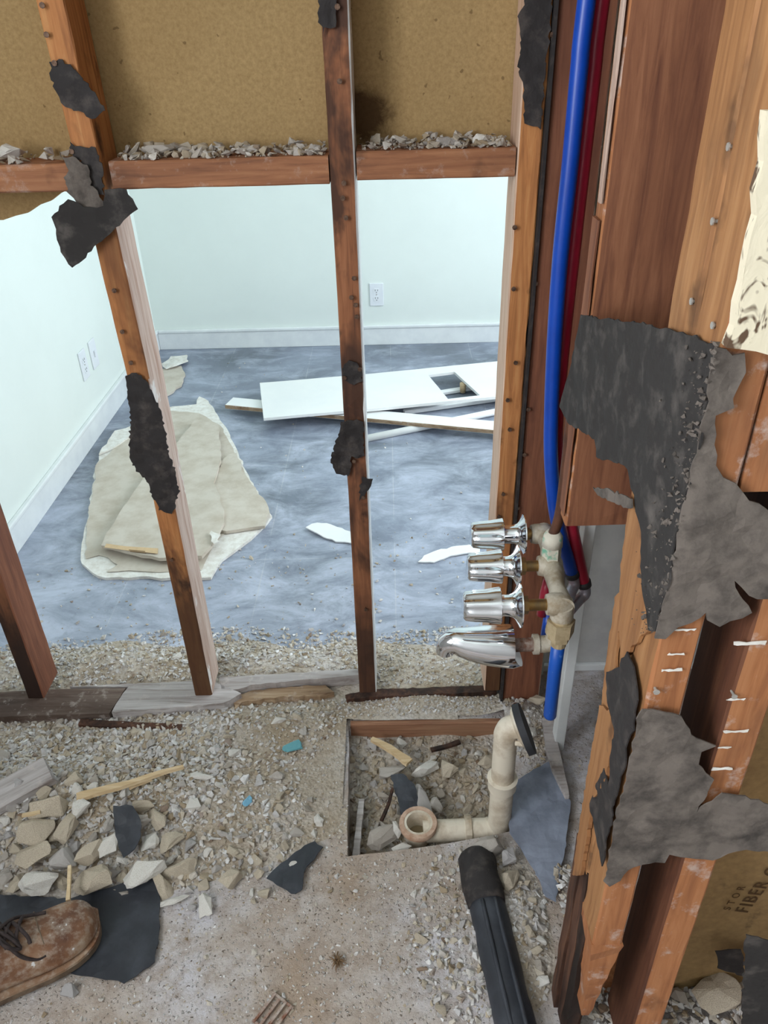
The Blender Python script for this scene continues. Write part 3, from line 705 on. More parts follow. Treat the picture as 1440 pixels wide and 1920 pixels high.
def text(name, s, loc, size, parent, mat, ry, rx=R(90), rz=0, order='XYZ', ext=.0002):
    cu = bpy.data.curves.new(name, 'FONT'); cu.body = s; cu.size = size; cu.extrude = ext; cu.space_character = 1.15
    tmp = bpy.data.objects.new(name, cu); COL.objects.link(tmp)
    bpy.context.view_layer.update()
    me = bpy.data.meshes.new_from_object(tmp.evaluated_get(bpy.context.evaluated_depsgraph_get()))
    bpy.data.objects.remove(tmp)
    me.materials.clear(); me.materials.append(mat)
    o = bpy.data.objects.new(name, me); COL.objects.link(o); o.parent = parent
    o.rotation_euler = (rx, ry, rz); o.location = Vector(loc) - wloc(parent); return o
p0 = at(1400, 1712, 'y', -.678)
text('print', 'FIBER GLASS', (p0.x, -.6785, p0.z), .030, pp, M_['ink'], R(-78))
p0 = at(1368, 1706, 'y', -.678)
text('print', 'S T O R', (p0.x, -.6785, p0.z), .016, pp, M_['ink'], R(-80))
# plaster remnant with tar specks, high on the return wall
o = sheet('plaster_remnant', PX('y', -.786, (1428, 200), (1600, 200), (1600, 668), (1440, 655), (1352, 641), (1372, 560), (1398, 440), (1416, 300)), NY, M_['speck'], thick=.010, amp=.001, res=.012, rag=.002, lift=.001, seed=4)
tag(o, 'cream plaster remnant flecked with black tar, high on the return wall', 'plaster')
# big torn felt: one wrapped sheet, parts on both faces of the corner
tp = empty('tar_paper_sheet', at(1240, 1000, 'x', X1), 'big torn tar felt sheet wrapped round the corner post', 'tar paper')
def swing(P):
    k = max(0.0, (P.y + .62) / .27)
    return Vector((-.004 * k, 0, 0))
sheet('tub_side', PX('x', X1, (1101, 590), (1150, 598), (1215, 605), (1300, 627), (1352, 648), (1331, 790), (1309, 890), (1287, 990), (1265, 1100), (1243, 1186), (1222, 1182), (1214, 1080), (1212, 1000), (1200, 930), (1192, 880), (1170, 868), (1130, 858), (1128, 822), (1090, 800), (1072, 785), (1064, 762), (1080, 690)), (-1, 0, 0), M_['tar_mid'], amp=.0035, lift=.0045, seed=11, parent=tp, curl=swing, freq=22)
sheet('torn_tongue', PX('x', X1, (1130, 914), (1160, 918), (1205, 932), (1206, 955), (1180, 946), (1140, 930)), (-1, 0, 0), M_['tar_grey'], amp=.002, lift=.010, seed=12, parent=tp)
sheet('return_side', PX('y', -.784, (1337, 646), (1372, 660), (1395, 655), (1392, 690), (1370, 740), (1366, 758), (1340, 770), (1332, 830), (1340, 870), (1352, 892), (1375, 900), (1402, 930), (1440, 958), (1470, 990), (1470, 1085), (1440, 1112), (1412, 1118), (1385, 1095), (1369, 1083), (1382, 1108), (1406, 1140), (1385, 1150), (1345, 1164), (1323, 1155), (1322, 1138), (1312, 1150), (1270, 1168), (1245, 1186), (1226, 1190), (1245, 1100), (1267, 990), (1289, 890), (1312, 790)), NY, M_['tar_grey'], amp=.004, lift=.006, seed=13, parent=tp, freq=26)
# ridge of crumbled plaster along the fold
m = MB(); rnd = random.Random(5)
for i in range(320):
    y_ = rnd.uniform(640, 1190); xx = 1427 - .217 * (y_ - 300) - abs(rnd.gauss(0, 26)) - 2
    p = at(xx, y_, 'x', X1 - .0075); s = .0008 + .0034 * rnd.random() ** 3
    h_ = HULLS[rnd.randrange(len(HULLS))]; rot = Matrix.Rotation(rnd.uniform(0, 6), 3, Vector((rnd.random(), rnd.random(), rnd.random())).normalized())
    m.add([p + rot @ q.co * s for q in h_.vertices], [tuple(g.vertices) for g in h_.polygons])
o = m.obj('plaster_crumbs', M_['tar_grey'], tp); o['kind'] = 'stuff'
tq = empty('tar_paper_sheet', at(1200, 1500, 'y', -.784), 'lower grey felt sheet sagging across the return wall studs', 'tar paper')
sheet('tub_side', PX('x', X1, (1150, 1262), (1172, 1250), (1186, 1222), (1198, 1250), (1205, 1290), (1206, 1310), (1188, 1400), (1166, 1500), (1152, 1560), (1140, 1625), (1126, 1570), (1114, 1510), (1128, 1470), (1142, 1440), (1150, 1470), (1155, 1420), (1163, 1370), (1152, 1330), (1148, 1300)), (-1, 0, 0), M_['tar'], amp=.004, lift=.005, seed=14, parent=tq)
sheet('return_side', PX('y', -.784, (1198, 1318), (1240, 1320), (1268, 1330), (1280, 1340), (1298, 1375), (1320, 1382), (1336, 1390), (1312, 1398), (1304, 1420), (1318, 1438), (1330, 1450), (1322, 1480), (1300, 1512), (1330, 1490), (1345, 1472), (1390, 1480), (1440, 1498), (1475, 1515), (1475, 1580), (1440, 1585), (1390, 1580), (1360, 1590), (1332, 1602), (1300, 1598), (1255, 1592), (1240, 1606), (1200, 1605), (1172, 1618), (1160, 1640), (1142, 1650), (1130, 1640), (1144, 1560), (1157, 1500), (1179, 1400)), NY, M_['tar_grey'], amp=.005, lift=.007, seed=15, parent=tq, freq=22)
# black felt pieces low in the cavity
o = sheet('tar_paper_scrap', PX('y', -.70, (1340, 1780), (1390, 1776), (1396, 1830), (1345, 1810)), NY, M_['tar'], amp=.002, lift=.002, seed=16); tag(o, 'dark felt scrap tucked under the kraft paper', 'tar paper')
o = sheet('tar_paper_scrap', PX('y', -.775, (1395, 1745), (1470, 1760), (1470, 1960), (1385, 1960), (1390, 1850)), NY, M_['tar_mid'], amp=.003, lift=.004, seed=17); tag(o, 'dusty felt sheet standing low beside the rubble in the cavity', 'tar paper')

# ------------------------------------------------------------------ pipes
def pipe(name, pts, rad, mat, label, cat='pipe', parent=None, n=16):
    o = MB().tube(catmull(pts), rad, n).obj(name, M_[mat], parent, True)
    if parent is None: tag(o, label, cat)
    return o
P = lambda px, py, y: at(px, py, 'y', y)
bp = [P(1100, 0, -.20), P(1086, 130, -.20), P(1070, 300, -.20), P(1051, 480, -.20), P(1039, 650, -.20), P(1033, 800, -.20), P(1034, 880, -.20), P(1040, 950, -.20), P(1050, 1000, -.19), P(1064, 1045, -.185), P(1074, 1080, -.18)]
bp = [bp[0] + Vector((.03, 0, 1.02)), bp[0] + Vector((.014, 0, .4))] + bp
t = empty('blue_pipe', bp[-1], 'long blue plastic water pipe running up the bay', 'pipe')
pipe('tube', bp, .0118, 'pex_blue', '', parent=t)
MB().tube([bp[-1] - (bp[-1] - bp[-2]).normalized() * .012, bp[-1]], .0135, 16).obj('crimp_band', M_['band'], t, True)
e0 = bp[-1]; pipe('elbow', [e0, e0 + Vector((.004, -.004, -.016)), e0 + Vector((-.004, -.016, -.026)), e0 + Vector((-.02, -.05, -.04))], .0105, 'steel', '', parent=t)
rp = [P(1127, 0, -.175), P(1112, 130, -.175), P(1093, 300, -.175), P(1073, 480, -.175), P(1055, 650, -.175), P(1043, 800, -.175), P(1047, 880, -.175), P(1058, 940, -.175), P(1072, 990, -.175), P(1084, 1045, -.175), P(1096, 1098, -.175)]
rp = [rp[0] + Vector((.03, 0, 1.02)), rp[0] + Vector((.014, 0, .4))] + rp
t = empty('red_pipe', rp[-1], 'long red plastic water pipe running behind the blue one', 'pipe')
pipe('tube', rp, .0115, 'pex_red', '', parent=t)
MB().tube([rp[-1] - (rp[-1] - rp[-2]).normalized() * .012, rp[-1]], .0135, 16).obj('crimp_band', M_['band'], t, True)
e0 = rp[-1]; pipe('elbow', [e0, e0 + Vector((.002, -.004, -.016)), e0 + Vector((-.010, -.012, -.024)), e0 + Vector((-.034, -.04, -.028))], .0105, 'steel', '', parent=t)
# shower valve: horizontal body with three fluted handles
ZV = .626
val = empty('shower_valve', (.262, -.29, ZV - .02), 'three-handled chrome shower valve on a scaled brass body', 'valve')
hx = [(.136, .194, .229, .242, -.197), (.121, .179, .205, .224, -.293), (.105, .164, .193, .216, -.396)]
bx = [.268, .264, .260]
body = MB()
body.tube([(bx[0], -.185, ZV), (bx[0] - .001, -.24, ZV), (bx[1], -.29, ZV), (bx[2] + .001, -.35, ZV - .002), (bx[2], -.405, ZV)], [.016, .0135, .019, .0135, .0185], 16)
for (a, b_, c, d_, y), x in zip(hx, bx):
    body.tube([(x + .016, y, ZV), (x, y, ZV), (x - .016, y, ZV), (x - .024, y, ZV)], [.010, .019, .0185, .0165], 16)
body.tube([(bx[2], -.398, ZV), (bx[2] + .002, -.398, ZV - .024)], .0185, 16)
autosmooth(body.obj('body', M_['cast'], val), 50)
def lathe(m, y, z, prof, n=28, lobes=0, amp=0.0, k0=0, k1=99):
    v = []; f = []
    for i, (x, r_) in enumerate(prof):
        for k in range(n):
            a = 2 * math.pi * k / n; rr = r_ * (1 + (amp * math.cos(lobes * a) if lobes and k0 <= i <= k1 else 0)); v.append((x, y + rr * math.cos(a), z + rr * math.sin(a)))
    for i in range(len(prof) - 1):
        for k in range(n): f.append((i * n + k, (i + 1) * n + k, (i + 1) * n + (k + 1) % n, i * n + (k + 1) % n))
    f.append(tuple(range(n))); f.append(tuple((len(prof) - 1) * n + k for k in range(n - 1, -1, -1)))
    return m.add(v, f)
for i, ((a, b_, c, d_, y), x) in enumerate(zip(hx, bx)):
    st = MB(); lathe(st, y, ZV, [(c - .004, .0115), (c + .012, .0115), (c + .012, .0095), (x - .018, .0095)], 16)
    autosmooth(st.obj('stem', M_['brass'], val))
    if i > 0:
        nu = MB(); lathe(nu, y, ZV, [(c + .002, .0148), (c + .014, .0148)], 6); nu.obj('packing_nut', M_['brass'], val)
    fl_ = MB(); lathe(fl_, y, ZV, [(b_ - .004, .0165), (b_ + .004, .0168), (c - .016, .0172), (c - .010, .019), (c - .006, .0225), (c - .002, .030), (c + .0005, .0355), (c + .0025, .0358), (c + .003, .034), (c + .0005, .026), (c - .002, .018)], 36)
    autosmooth(fl_.obj('flange', M_['chrome'], val), 50)
    ha = MB(); L = b_ - a
    lathe(ha, y, ZV, [(a + .0006, .004), (a, .014), (a + .001, .0195), (a + .004, .0222), (a + L * .3, .0240), (a + L * .62, .0252), (a + L * .85, .0275), (b_ - .001, .0292), (b_, .0285), (b_, .018)], 64, 8, .045, 3, 6)
    autosmooth(ha.obj('handle', M_['chrome'], val), 35)
# riser from the middle of the valve with green scale
MB().tube([(bx[1] - .002, -.290, ZV + .012), (bx[1] - .003, -.290, ZV + .040)], .0160, 6).obj('riser_nut', M_['verdigris'], val)
MB().tube([(bx[1] - .003, -.290, ZV + .040), (bx[1] - .003, -.290, ZV + .056), (bx[1] - .004, -.290, ZV + .066)], [.0175, .0165, .0115], 12).obj('riser_collar', M_['verdigris'], val, True)
ri = MB().tube(catmull([(bx[1] - .004, -.290, ZV + .060), (.2680, -.2915, .74), (.2685, -.292, .93), (.272, -.290, 1.0), (.300, -.280, 1.10), (.318, -.276, 1.25), (.320, -.275, 2.45)], 5), .0085, 14).obj('riser_pipe', M_['copper_dark'], smooth=True)
tag(ri, 'dark copper riser pipe climbing from the valve beside the sawn-off stud', 'pipe')
# union and hanging blue pipe
un = MB(); un.tube([(bx[2] + .002, -.398, ZV - .022), (bx[2] + .002, -.398, ZV - .030)], .016, 16); un.tube([(bx[2] + .002, -.398, ZV - .030), (bx[2] + .002, -.398, ZV - .056)], .0225, 6); un.tube([(bx[2] + .002, -.398, ZV - .056), (bx[2] + .002, -.398, ZV - .068)], .0185, 6); un.tube([(bx[2] + .002, -.398, ZV - .066), (bx[2] + .002, -.398, ZV - .082)], .0125, 14)
un.obj('union_nut', M_['nut_tan'], val)
zb = P(1040, 1342, -.39).z
m = MB().tube([(bx[2] + .002, -.398, ZV - .078), (bx[2] + .002, -.397, ZV - .14), (bx[2] + .005, -.392, zb + .004), (bx[2] + .005, -.392, zb)], [.0112, .0112, .0112, .0095], 16)
tag(m.obj('blue_pipe', M_['pex_blue_worn'], smooth=True), 'short scuffed blue pipe hanging from the valve union nut', 'pipe')
q = P(1022, 1112, -.24); m = MB().tube([q + Vector((.004, 0, .03)), q, q + Vector((-.002, 0, -.05))], .0095, 12)
tag(m.obj('red_pipe', M_['pex_red'], smooth=True), 'short red pipe end showing behind the valve body', 'pipe')
q = P(1026, 1165, -.24); m = MB().tube([q + Vector((.002, 0, .02)), q + Vector((-.001, 0, -.05))], .0095, 12)
tag(m.obj('blue_pipe', M_['pex_blue'], smooth=True), 'short blue pipe end showing behind the spout elbow', 'pipe')
# tub spout
YS = -.30
sp = empty('tub_spout', P(1000, 1212, YS), 'chrome tub spout on a rusty nipple below the handles', 'spout')
b0 = P(962, 1179, YS); b1 = P(960, 1242, YS); tipp = P(829, 1214, YS); zc = (b0.z + b1.z) / 2; rr = (b0.z - b1.z) / 2 * .98; xb = (b0.x + b1.x) / 2
LX = xb - tipp.x; top_f = P(880, 1181, YS).z
m = MB(); prof = [(0.0, 1.0), (.01, 1.02), (.15, .99), (.32, .94), (.48, .86), (.62, .77), (.74, .68), (.83, .60)]
pa = [Vector((xb - LX * s_, YS, zc + rr * (1 - k) * .92)) for s_, k in prof]; ra = [rr * k for _, k in prof]
last = pa[-1]
for ang, k in ((18, .54), (38, .50), (60, .46), (80, .43), (88, .42)):
    a = R(ang); last = last + Vector((-math.cos(a), 0, -math.sin(a))) * LX * .052; pa.append(last); ra.append(rr * k)
m.tube(pa, ra, 28)
autosmooth(m.obj('spout', M_['chrome'], sp), 60)
MB().tube([(xb - .01, YS, zc + .001), (xb + .048, YS, zc + .003)], .0125, 14).obj('nipple', M_['rust'], sp, True)
el = MB(); el.tube([(xb + .036, YS, zc + .003), (xb + .046, YS, zc + .003), (xb + .0465, YS, zc + .003), (xb + .058, YS, zc + .003)], [.0185, .0185, .0155, .0155], 16); el.tube(catmull([(xb + .054, YS, zc + .003), (xb + .068, YS, zc + .006), (xb + .074, YS, zc + .022), (xb + .074, YS, zc + .034)], 4), .0155, 16); el.tube([(xb + .074, YS, zc + .030), (xb + .074, YS, zc + .040)], .0185, 16)
autosmooth(el.obj('elbow', M_['cast'], sp), 50)
MB().tube([(xb + .074, YS, zc + .036), (xb + .070, YS, ZV - .016)], .009, 12).obj('drop_tube', M_['steel'], sp, True)

# drain and overflow
YD = -.327; ZD = -.028
dr = empty('bath_drain', (.12, YD, ZD - .03), 'dirty white tub drain pipe with upright overflow elbow in the pit', 'drain')
xt = at(785, 1560, 'z', .0).x; xo = .206
m = MB(); m.tube([(xt + .01, YD - .004, ZD), (xo - .012, YD, ZD)], .0225, 20); autosmooth(m.obj('waste_pipe', M_['pvc'], dr), 50)
def vlathe(m, x, y, prof, n=28):
    v = [(x + r_ * math.cos(2 * math.pi * k / n), y + r_ * math.sin(2 * math.pi * k / n), z_) for z_, r_ in prof for k in range(n)]
    f = [(i * n + k, i * n + (k + 1) % n, (i + 1) * n + (k + 1) % n, (i + 1) * n + k) for i in range(len(prof) - 1) for k in range(n)]
    return m.add(v, f)
m = MB(); vlathe(m, xt, YD - .004, [(ZD - .03, .02), (ZD - .018, .026), (ZD + .008, .028), (ZD + .018, .0385), (ZD + .027, .0395), (ZD + .030, .038), (ZD + .030, .0245), (ZD + .018, .0225), (ZD - .012, .0215)])
autosmooth(m.obj('waste_shoe', M_['pvc'], dr), 40)
m = MB(); vlathe(m, xt, YD - .004, [(ZD + .0185, .0390), (ZD + .0265, .0402), (ZD + .0310, .0385), (ZD + .0312, .030), (ZD + .0302, .0296)]); autosmooth(m.obj('seal_ring', M_['rim'], dr), 40)
m = MB(); m.tube([(xt, YD - .004, ZD - .0125), (xt, YD - .004, ZD - .010)], .0222, 20).obj('drain_throat', M_['pvc_in'], dr)
xc = at(878, 1558, 'z', ZD).x
m = MB(); m.tube([(xc - .007, YD, ZD), (xc - .006, YD, ZD), (xc + .006, YD, ZD), (xc + .007, YD, ZD)], [.024, .0285, .0285, .024], 12, lobes=6, amp=.03); m.obj('slip_nut', M_['pvc'], dr)
zj = at(940, 1462, 'y', YD).z; zt_ = at(945, 1368, 'y', YD).z
m = MB(); m.tube(catmull([(xo - .025, YD, ZD), (xo - .006, YD, ZD + .003), (xo, YD, ZD + .022), (xo - .0005, YD, zj)], 5), .0235, 20); autosmooth(m.obj('riser', M_['pvc'], dr), 50)
m = MB(); m.tube([(xo - .0005, YD, zj - .022), (xo - .0005, YD, zj - .020), (xo - .001, YD, zj - .002), (xo - .001, YD, zj + .006), (xo - .001, YD, zj + .008)], [.024, .0285, .0285, .0305, .024], 24); autosmooth(m.obj('slip_nut', M_['pvc'], dr), 40)
m = MB(); m.tube(catmull([(xo - .001, YD, zj), (xo - .002, YD, zt_ - .03), (xo - .002, YD, zt_ - .012), (xo + .004, YD, zt_ + .004), (xo + .018, YD, zt_ + .008)], 5), .0228, 20); autosmooth(m.obj('overflow_elbow', M_['pvc'], dr), 50)
fa = Vector((.93, .05, .36)).normalized(); fc = Vector((xo + .018, YD, zt_ + .004))
m = MB(); m.tube([fc - fa * .003, fc + fa * .001, fc + fa * .004], [.030, .038, .038], 28); autosmooth(m.obj('flange', M_['pvc'], dr), 40)
m = MB(); m.tube([fc + fa * .005 + Vector((.003, 0, -.008)), fc + fa * .018 + Vector((.003, 0, -.008))], .049, 28); autosmooth(m.obj('gasket', M_['rubber'], dr), 40)
m = MB(); m.tube([fc + Vector((-.006, -.026, -.012)), fc + Vector((.008, -.030, -.010))], .005, 8); m.obj('lug', M_['pvc'], dr)
# form board at the rear of the pit
o = board('form_board', -.113, .243, -.066, -.050, -.09, .004, M_['form_board'], 'x', 61, .0015, parent=fl)
# small pipe stub and other bits in the corner
q = at(967, 1342, 'z', .03)
m = MB(); m.tube([q + Vector((0, 0, -.03)), q + Vector((0, 0, .03))], [.009, .009], 12, caps=True); m.tube([q + Vector((0, 0, .03)), q + Vector((0, 0, .034))], .0092, 12)
tag(m.obj('pipe_stub', M_['copper_dark']), 'small dark pipe stub standing in crumbs behind the overflow', 'pipe')

# ------------------------------------------------------------------ far room
def outlet_plate(name, center, ax, label, switch=False):
    """ax: the wall normal ('y' far wall facing -y, 'x' left wall facing +x)"""
    r = empty(name, center, label, 'outlet' if not switch else 'switch')
    def T(u, vv, d):   # u along the wall, vv up, d out of the wall
        return Vector(center) + (Vector((u, -d, vv)) if ax == 'y' else Vector((d, u, vv)))
    def bx_(m, u0, u1, v0, v1, d0, d1, b):
        mm = MB().box(u0, u1, d0, d1, v0, v1, b); m.add([T(p.x, p.z, p.y) for p in mm.v], [tuple(reversed(q)) for q in mm.f] if ax == 'y' else mm.f)
    m = MB(); bx_(m, -.035, .035, -.0575, .0575, 0, .006, .0025); m.obj('cover_plate', M_['plastic'], r)
    if switch:
        m = MB(); bx_(m, -.006, .006, -.013, .013, .006, .013, .002); m.obj('toggle', M_['plastic'], r)
    else:
        for s_ in (-1, 1):
            m = MB(); v = []; n = 20
            for d in (.006, .0075):
                for k in range(n):
                    a = 2 * math.pi * k / n; v.append(T(.017 * math.cos(a), s_ * .0195 + max(-.0135, min(.0135, .017 * math.sin(a))), d))
            m.add(v, [tuple((k, (k + 1) % n, n + (k + 1) % n, n + k)) for k in range(n)] + [tuple(range(n, 2 * n))])
            sk = m.obj('socket', M_['plastic'], r)
            m = MB()
            for du in (-.0063, .0063): bx_(m, du - .0011, du + .0011, s_ * .0195 - .001, s_ * .0195 + .007, .0074, .0082, 0)
            c = T(0, s_ * .0195 - .0075, .0074); e = T(0, s_ * .0195 - .0075, .0082); m.tube([c, e], .0024, 8)
            m.obj('slots', M_['slot'], sk)
    m = MB(); m.tube([T(0, 0, .006), T(0, 0, .0075)], .003, 8); m.obj('screw', M_['nail_steel'], r)
outlet_plate('wall_outlet', at(706, 552, 'y', YF), 'y', 'white duplex outlet on the far mint-white wall')
outlet_plate('wall_outlet', at(156, 684, 'x', XL), 'x', 'white outlet plate on the side wall, farther from the room corner than its neighbour')
outlet_plate('wall_switch', at(174, 663, 'x', XL), 'x', 'white switch plate on the side wall nearer the room corner', True)

# torn wallboard on the floor
def slabs(name, px, z, thick, mat, label, amp=.003, seed=0, cat='wallboard', edge=None, res=.03, rag=.006, freq=6):
    o = sheet(name, PX('z', z, *px), (0, 0, 1), M_[mat], thick=thick, amp=amp, res=res, rag=rag, freq=freq, lift=-thick + amp * .0, seed=seed, mats2=M_[edge] if edge else None)
    return tag(o, label, cat)
t = empty('wallboard_sheet', at(320, 950, 'z', 0), 'large bottom sheet of torn wallboard with a white gypsum fringe', 'wallboard')
sheet('gypsum_core', PX('z', .010, (155, 1058), (182, 1081), (260, 1082), (320, 1084), (396, 1083), (418, 1048), (452, 1022), (482, 1000), (508, 968), (497, 945), (470, 900), (447, 852), (430, 815), (408, 778), (392, 752), (372, 744), (368, 758), (312, 764), (262, 790), (238, 803), (200, 838), (188, 850), (178, 885), (165, 960), (150, 1050)), (0, 0, 1), M_['gypsum'], thick=.010, amp=.0015, res=.03, rag=.005, freq=6, lift=-.009, seed=1, parent=t)
sheet('paper_face', PX('z', .012, (158, 1050), (190, 1040), (220, 1060), (200, 1072), (320, 1072), (380, 1068), (400, 1020), (425, 998), (490, 965), (470, 915), (445, 860), (415, 800), (375, 775), (312, 770), (255, 800), (182, 872), (168, 960)), (0, 0, 1), M_['paper_tan'], thick=.0012, amp=.001, res=.03, rag=.005, freq=6, lift=.001, seed=2, parent=t)
slabs('wallboard_sheet', [(415, 866), (430, 850), (446, 850), (452, 882), (478, 915), (497, 942), (506, 962), (494, 984), (424, 995), (405, 992), (400, 940), (398, 905)], .026, .011, 'paper_tan', 'tan wallboard piece on the floor-room side of the stack', seed=3, edge='gypsum')
t = empty('wallboard_sheet', at(310, 980, 'z', .026), 'top tan wallboard piece carrying a small printed edge label', 'wallboard')
sheet('board', PX('z', .04, (191, 1022), (200, 1000), (232, 950), (266, 900), (322, 840), (346, 812), (366, 785), (410, 798), (414, 862), (402, 905), (420, 955), (421, 980), (396, 1024), (380, 1042), (300, 1046), (250, 1036)), (0, 0, 1), M_['paper_tan'], thick=.012, amp=.002, res=.03, rag=.003, freq=6, lift=-.012, seed=4, parent=t, mats2=M_['gypsum'])
lb = sheet('edge_label', PX('z', .0405, (196, 1028), (232, 1033), (296, 1040), (297, 1030), (234, 1026), (200, 1021)), (0, 0, 1), M_['label_paper'], thick=.001, amp=0, res=.03, rag=0, lift=.003, seed=5, parent=t)
for k, (a, b_) in enumerate([((242, 1031), (272, 1034)), ((244, 1034), (274, 1037))]):
    p, q = at(*a, 'z', .045), at(*b_, 'z', .045)
    MB().tube([p, q], .0012, 5).obj('print_line', M_['ink2'], t)
slabs('wallboard_scrap', [(300, 692), (340, 686), (347, 702), (338, 722), (308, 745), (298, 720)], .012, .010, 'paper_tan', 'rounded tan wallboard scrap near the far room corner', seed=6)
slabs('wallboard_scrap', [(304, 680), (322, 668), (352, 664), (352, 678), (330, 686), (310, 690)], .022, .004, 'gypsum', 'crumpled white paper strip in the far room corner', .012, seed=7, freq=14)
slabs('wallboard_scrap', [(186, 852), (202, 825), (218, 806), (243, 800), (246, 818), (215, 838)], .020, .006, 'gypsum', 'white torn edge piece at the rear of the wallboard stack', .004, seed=8)
slabs('paint_chip', [(393, 1000), (398, 996), (411, 1000), (409, 1015), (400, 1017)], .05, .004, 'gypsum', 'small curled white flake on top of the wallboard stack', .002, 9, 'chip', res=.012)
slabs('paint_chip', [(573, 990), (585, 983), (612, 982), (640, 990), (662, 998), (664, 1018), (630, 1014), (600, 1004)], .008, .004, 'white_board', 'large white paint flake lying by the middle stud', .006, 10, 'chip', res=.015, rag=.003)
slabs('paint_chip', [(784, 1052), (795, 1040), (820, 1030), (862, 1022), (900, 1020), (900, 1034), (868, 1038), (845, 1040), (815, 1052)], .008, .004, 'white_board', 'long white paint flake pointing at the chrome handles', .006, 11, 'chip', res=.015, rag=.003)
# white door panel with a cut-out, resting on the trim boards
dp = sheet('door_slab', PX('z', .065, (487, 718), (700, 700), (925, 678), (1120, 660), (1120, 724), (925, 744), (700, 766), (494, 784)), (0, 0, 1), M_['white_board'], thick=.012, amp=.001, freq=3, res=.06, rag=.0004, lift=-.012, holes=[PX('z', .065, (803, 703), (840, 748), (900, 741), (852, 697))], seed=12)
tag(dp, 'white painted board with a rectangular cut-out on the far floor', 'board')
def plank(name, a, b, wd, th, z, mat, label, cat='trim board', edge=None):
    a = at(*a, 'z', z); b = at(*b, 'z', z); d = (b - a).normalized(); s_ = Vector((-d.y, d.x, 0)) * wd / 2
    t_ = Vector((0, 0, th))
    v = [a - s_, b - s_, b + s_, a + s_]; v = [q - t_ for q in v] + v
    f = [(0, 3, 2, 1), (4, 5, 6, 7), (0, 1, 5, 4), (1, 2, 6, 5), (2, 3, 7, 6), (3, 0, 4, 7)]
    o = mk(name, v, f, [M_[mat], M_[edge or mat]], midx=[0, 0, 1, 1, 1, 1]); bv = o.modifiers.new('b', 'BEVEL'); bv.width = .002; bv.segments = 1
    return tag(o, label, cat)
plank('trim_board', (429, 752), (950, 800), .085, .018, .045, 'white_board', 'long white trim board under the cut-out panel', edge='rot_tan')
plank('trim_board', (757, 769), (960, 740), .022, .018, .022, 'white_board', 'narrow white batten between the panel and the long board')
plank('trim_board', (800, 738), (960, 712), .03, .015, .018, 'white_board', 'white batten seen through the panel cut-out')
a_, b_ = at(688, 822, 'z', .015), at(960, 766, 'z', .015)
tag(MB().tube([a_, b_], .0145, 16).obj('closet_rod', M_['white_board'], smooth=True), 'white round rod lying under the trim board', 'rod')
q = at(868, 726, 'z', .03); tag(MB().tube([q + Vector((0, 0, -.025)), q + Vector((0, 0, .02))], [.012, .015], 10).obj('wooden_peg', M_['splinter'], smooth=True), 'pale wooden peg standing inside the panel cut-out', 'peg')

# ------------------------------------------------------------------ foreground pieces
def floor_sheet(px, label, mat, seed, amp=.003, name='tar_paper_scrap', z=.004, res=.010, cat='tar paper', thick=.002, lift=None, freq=20, zf=True):
    o = sheet(name, PX('z', z, *px), (0, 0, 1), M_[mat], thick=thick, amp=amp, res=res, seed=seed, lift=(amp if lift is None else lift), zfun=(lambda P_: max(0, G(P_.x, P_.y) - z * 0)) if zf else None, freq=freq)
    return tag(o, label, cat)
floor_sheet([(-40, 1680), (60, 1684), (132, 1690), (160, 1678), (220, 1665), (298, 1640), (301, 1700), (298, 1770), (290, 1808), (235, 1845), (200, 1838), (140, 1830), (60, 1800), (-40, 1850)], 'large black felt sheet lying beneath the boot toe', 'tar_blue', 31, .003)
floor_sheet([(502, 1650), (520, 1630), (555, 1600), (590, 1580), (605, 1592), (590, 1615), (570, 1640), (568, 1672), (555, 1682), (530, 1668)], 'forked dark felt scrap on the bare slab edge of the heap', 'tar_blue', 32, .006)
o = floor_sheet([(228, 1560), (262, 1556), (275, 1575), (274, 1600), (262, 1622), (240, 1634), (230, 1610)], 'dark slate felt scrap among the big plaster chunks', 'tar_blue', 33, .004, lift=.035)
floor_sheet([(958, 1478), (1000, 1450), (1035, 1432), (1058, 1480), (1068, 1512), (1064, 1560), (1055, 1620), (1040, 1700), (1022, 1690), (1000, 1640), (975, 1600), (955, 1570), (952, 1520)], 'smooth slate-grey felt sheet on the floor beside the overflow pipe', 'tar_slate', 34, .004, lift=.012)
o = sheet('tar_paper_scrap', PX('z', -.03, (733, 1462), (756, 1460), (776, 1476), (788, 1505), (793, 1535), (755, 1542), (748, 1510)), (0, -.3, 1), M_['tar_blue'], thick=.002, amp=.003, lift=.008, seed=35); tag(o, 'black felt scrap leaning in the drain pit', 'tar paper')
# white lath strip right of the pit
a_, b_ = at(1026, 1352, 'z', .03), at(1066, 1500, 'z', .03)
o = sheet('lath_strip', PX('z', .03, (1016, 1346), (1036, 1348), (1050, 1410), (1068, 1492), (1060, 1492), (1036, 1440), (1024, 1400)), (0, 0, 1), M_['wood_grey'], thick=.012, amp=.0005, res=.02, rag=.001, lift=-.012, seed=36); tag(o, 'pale stained lath strip edging the rear room floor', 'lath')
